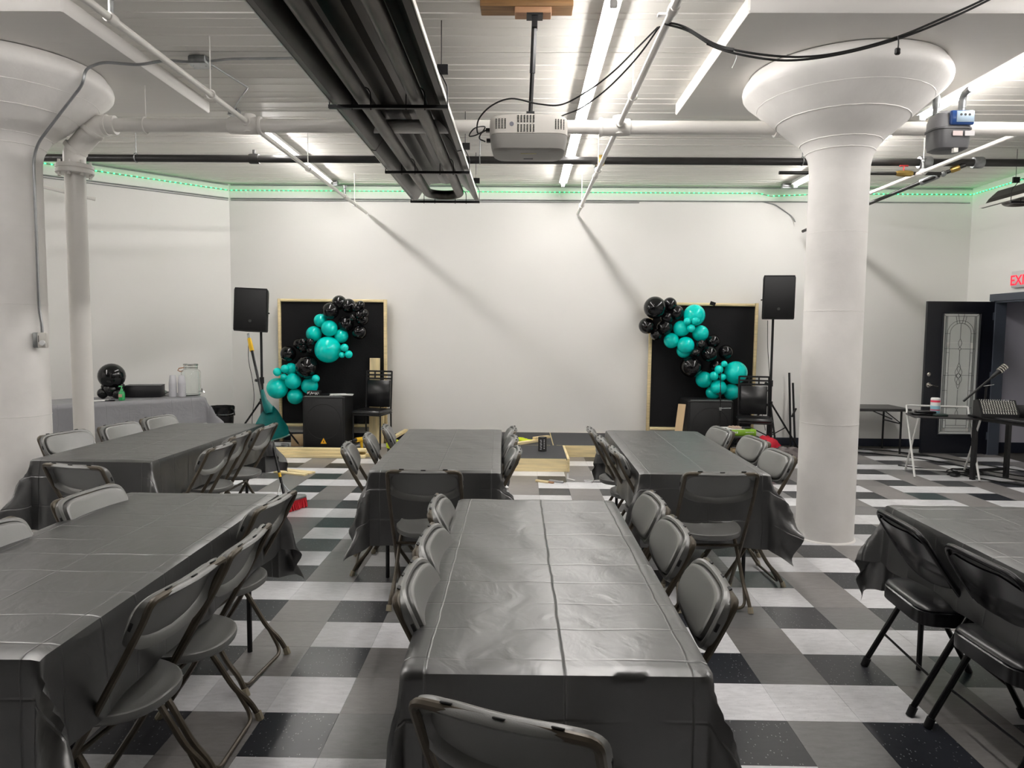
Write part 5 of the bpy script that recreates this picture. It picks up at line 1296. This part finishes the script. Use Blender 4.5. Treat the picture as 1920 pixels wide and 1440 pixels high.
MB().lathe([(.105, 0), (.115, .01), (.115, .29), (.105, .315), (.082, .33), (.082, .385), (.088, .39), (.086, .395), (.078, .385), (.078, .33), (.10, .31), (.111, .29), (.111, .012), (.06, .008)], (0, 0, 0), 32, capb=True, capt=True).build('glass_jar', M_jar, DS)
MB().lathe([(.089, 0), (.089, .012)], (0, 0, .375), 32, capb=False, capt=False).lathe([(.086, 0), (.086, .006)], (0, 0, .345), 32, capb=False, capt=False).build('wire_bail', M_nickel, DS)
MB().tube([(-.085, 0, .35), (-.14, -.02, .34), (-.155, -.02, .315), (-.13, -.01, .30), (-.10, 0, .31)], .007, 8).build('clasp', mat('copper_clasp', (.55, .3, .18), .3, metal=1), DS)
MB().tube([(.11, -.02, .055), (.17, -.035, .055), (.185, -.04, .035)], .011, 8).cyl((.15, -.03, .055), (.15, -.03, .09), .008, 8).build('spigot', M_chrome, DS)
M_cup = mat('clear_plastic_cup', (.86, .86, .90), .12, trans=.45, ior=1.3)
for i, (u, v, lb) in enumerate(((.205, .17, 'upside-down stack of clear plastic cups nearest the jar'), (.295, .22, 'upside-down stack of clear plastic cups left of its twin'))):
    cs = thing('cup_stack', lb, 'cups', on(u, v), 0, 'clear cup stacks on the grey table')
    mb = []
    for k in range(14):
        z = k * .0125
        MB().lathe([(.046, z), (.047, z + .004), (.044, z + .012), (.033 if k == 13 else .0385, z + (.10 if k == 13 else .055)), (.0 + .031, z + (.105 if k == 13 else .058))], (0, 0, 0), 18, capb=False, capt=(k == 13)).build('cup', M_cup, cs)
TR = thing('serving_tongs', 'dark serving tray with tongs on the grey table', 'tray', on(.33, .56), R_(20))
MB().lathe([(.02, .012), (.07, .016), (.12, .035), (.122, .037), (.07, .02), (.02, .015)], (0, 0, 0), 20).build('tray_dish', M_galvd, TR)
MB().tube([(-.05, 0, .03), (.02, .01, .065), (.08, 0, .04)], .007, 6).build('tongs', M_chrome, TR)
bxp = on(.56, .46)
BX = thing('black_box', 'long black box with silver end on the grey table', 'box', bxp, R_(14))
MB().box((.02, 0, .072), (.40, .22, .14), bev=.004).build('box_body', mat('black_card', (.012, .012, .014), .5), BX)
MB().box((.02, 0, .1435), (.405, .225, .006)).build('box_lid', mat('dark_grey_lid', (.09, .09, .095), .4), BX)
MB().box((-.215, 0, .068), (.07, .20, .13), bev=.01).build('silver_end', mat('silver_film', (.42, .42, .44), .25, metal=.6), BX)
bp = Vector(on(.90, .48, 0))
bd = [('b', .0, 0, .262, .152), ('b', -.085, .02, .13, .055), ('b', .09, .02, .13, .055), ('b', .0, -.03, .10, .078), ('b', -.085, -.05, .06, .062), ('b', .09, -.05, .055, .055), ('b', 0, .06, .07, .07)]
t = thing('balloon_centrepiece', 'black balloon centrepiece with one big ball on the grey table', 'balloons', (bp.x, bp.y, .74))
for c, x, y, z, r in bd:
    o = bpy.data.objects.new('balloon', BM_['balloon_b']); o.parent = t; C.objects.link(o); o.location = (x, y, z); o.scale = (r, r, r)
sn = on(.89, .14)
SN = thing('sanitizer_bottle', 'green pump bottle of hand sanitizer before the black balloons', 'bottle', sn)
MB().lathe([(.030, 0), (.034, .004), (.034, .085), (.020, .105), (.013, .112)], (0, 0, 0), 20).build('bottle_body', mat('green_gel_bottle', (.05, .62, .18), .15, trans=.5), SN)
MB().lathe([(.014, 0), (.014, .02), (.006, .022), (.006, .045)], (0, 0, .112), 12).box((-.012, 0, .162), (.04, .012, .012)).build('pump', mat('green_pump', (.15, .60, .25), .4), SN)
MB().box((0, -.034, .055), (.04, .004, .035)).build('label', mat('sanitizer_label', (.55, .35, .25), .5), SN)
pp = on(1.12, .22); o = MB().box((pp[0], pp[1], .741), (.22, .15, .004), rz=.6).build('paper_sheet', MATS['white_paper']); tag(o, 'white printed sheet on grey table near the pipe', 'paper')
pp = on(1.02, .12); o = MB().box((pp[0], pp[1], .743), (.10, .05, .012), rz=.3, bev=.004).build('black_phone', M_blkg); tag(o, 'small black phone on the grey table near white sheet', 'phone')

# bin
BN = thing('trash_can', 'black waste bin with bag between grey table and corner', 'bin', (-4.03, 9.40, 0))
MB().lathe([(.13, 0), (.135, .005), (.165, .52), (.17, .53), (.16, .53), (.13, .02)], (0, 0, 0), 28).build('bin_body', M_blk, BN)
bag = [(.166 + .006 * math.sin(k), 0) for k in range(2)]
def bagf(i, j):
    a = 2 * PI * i; r = .168 + .008 * math.sin(9 * a + 3 * j) + .004 * math.sin(17 * a); z = .545 - .13 * j
    return (r * math.cos(a), r * math.sin(a), z)
MB().grid(bagf, 48, 4).build('bin_bag', mat('shiny_black_bag', (.01, .01, .011), .22), BN)
MB().tube([(.172 * math.cos(a), .172 * math.sin(a), .455 + .012 * math.sin(a * 2)) for a in [2 * PI * k / 24 for k in range(24)]], .005, 5, closed=True).build('bag_tie', M_galvd, BN)
MB().tube([(.15, -.05, .53), (.20, -.07, .50), (.215, -.075, .44)], .008, 6).build('bag_handle', M_blk, BN)
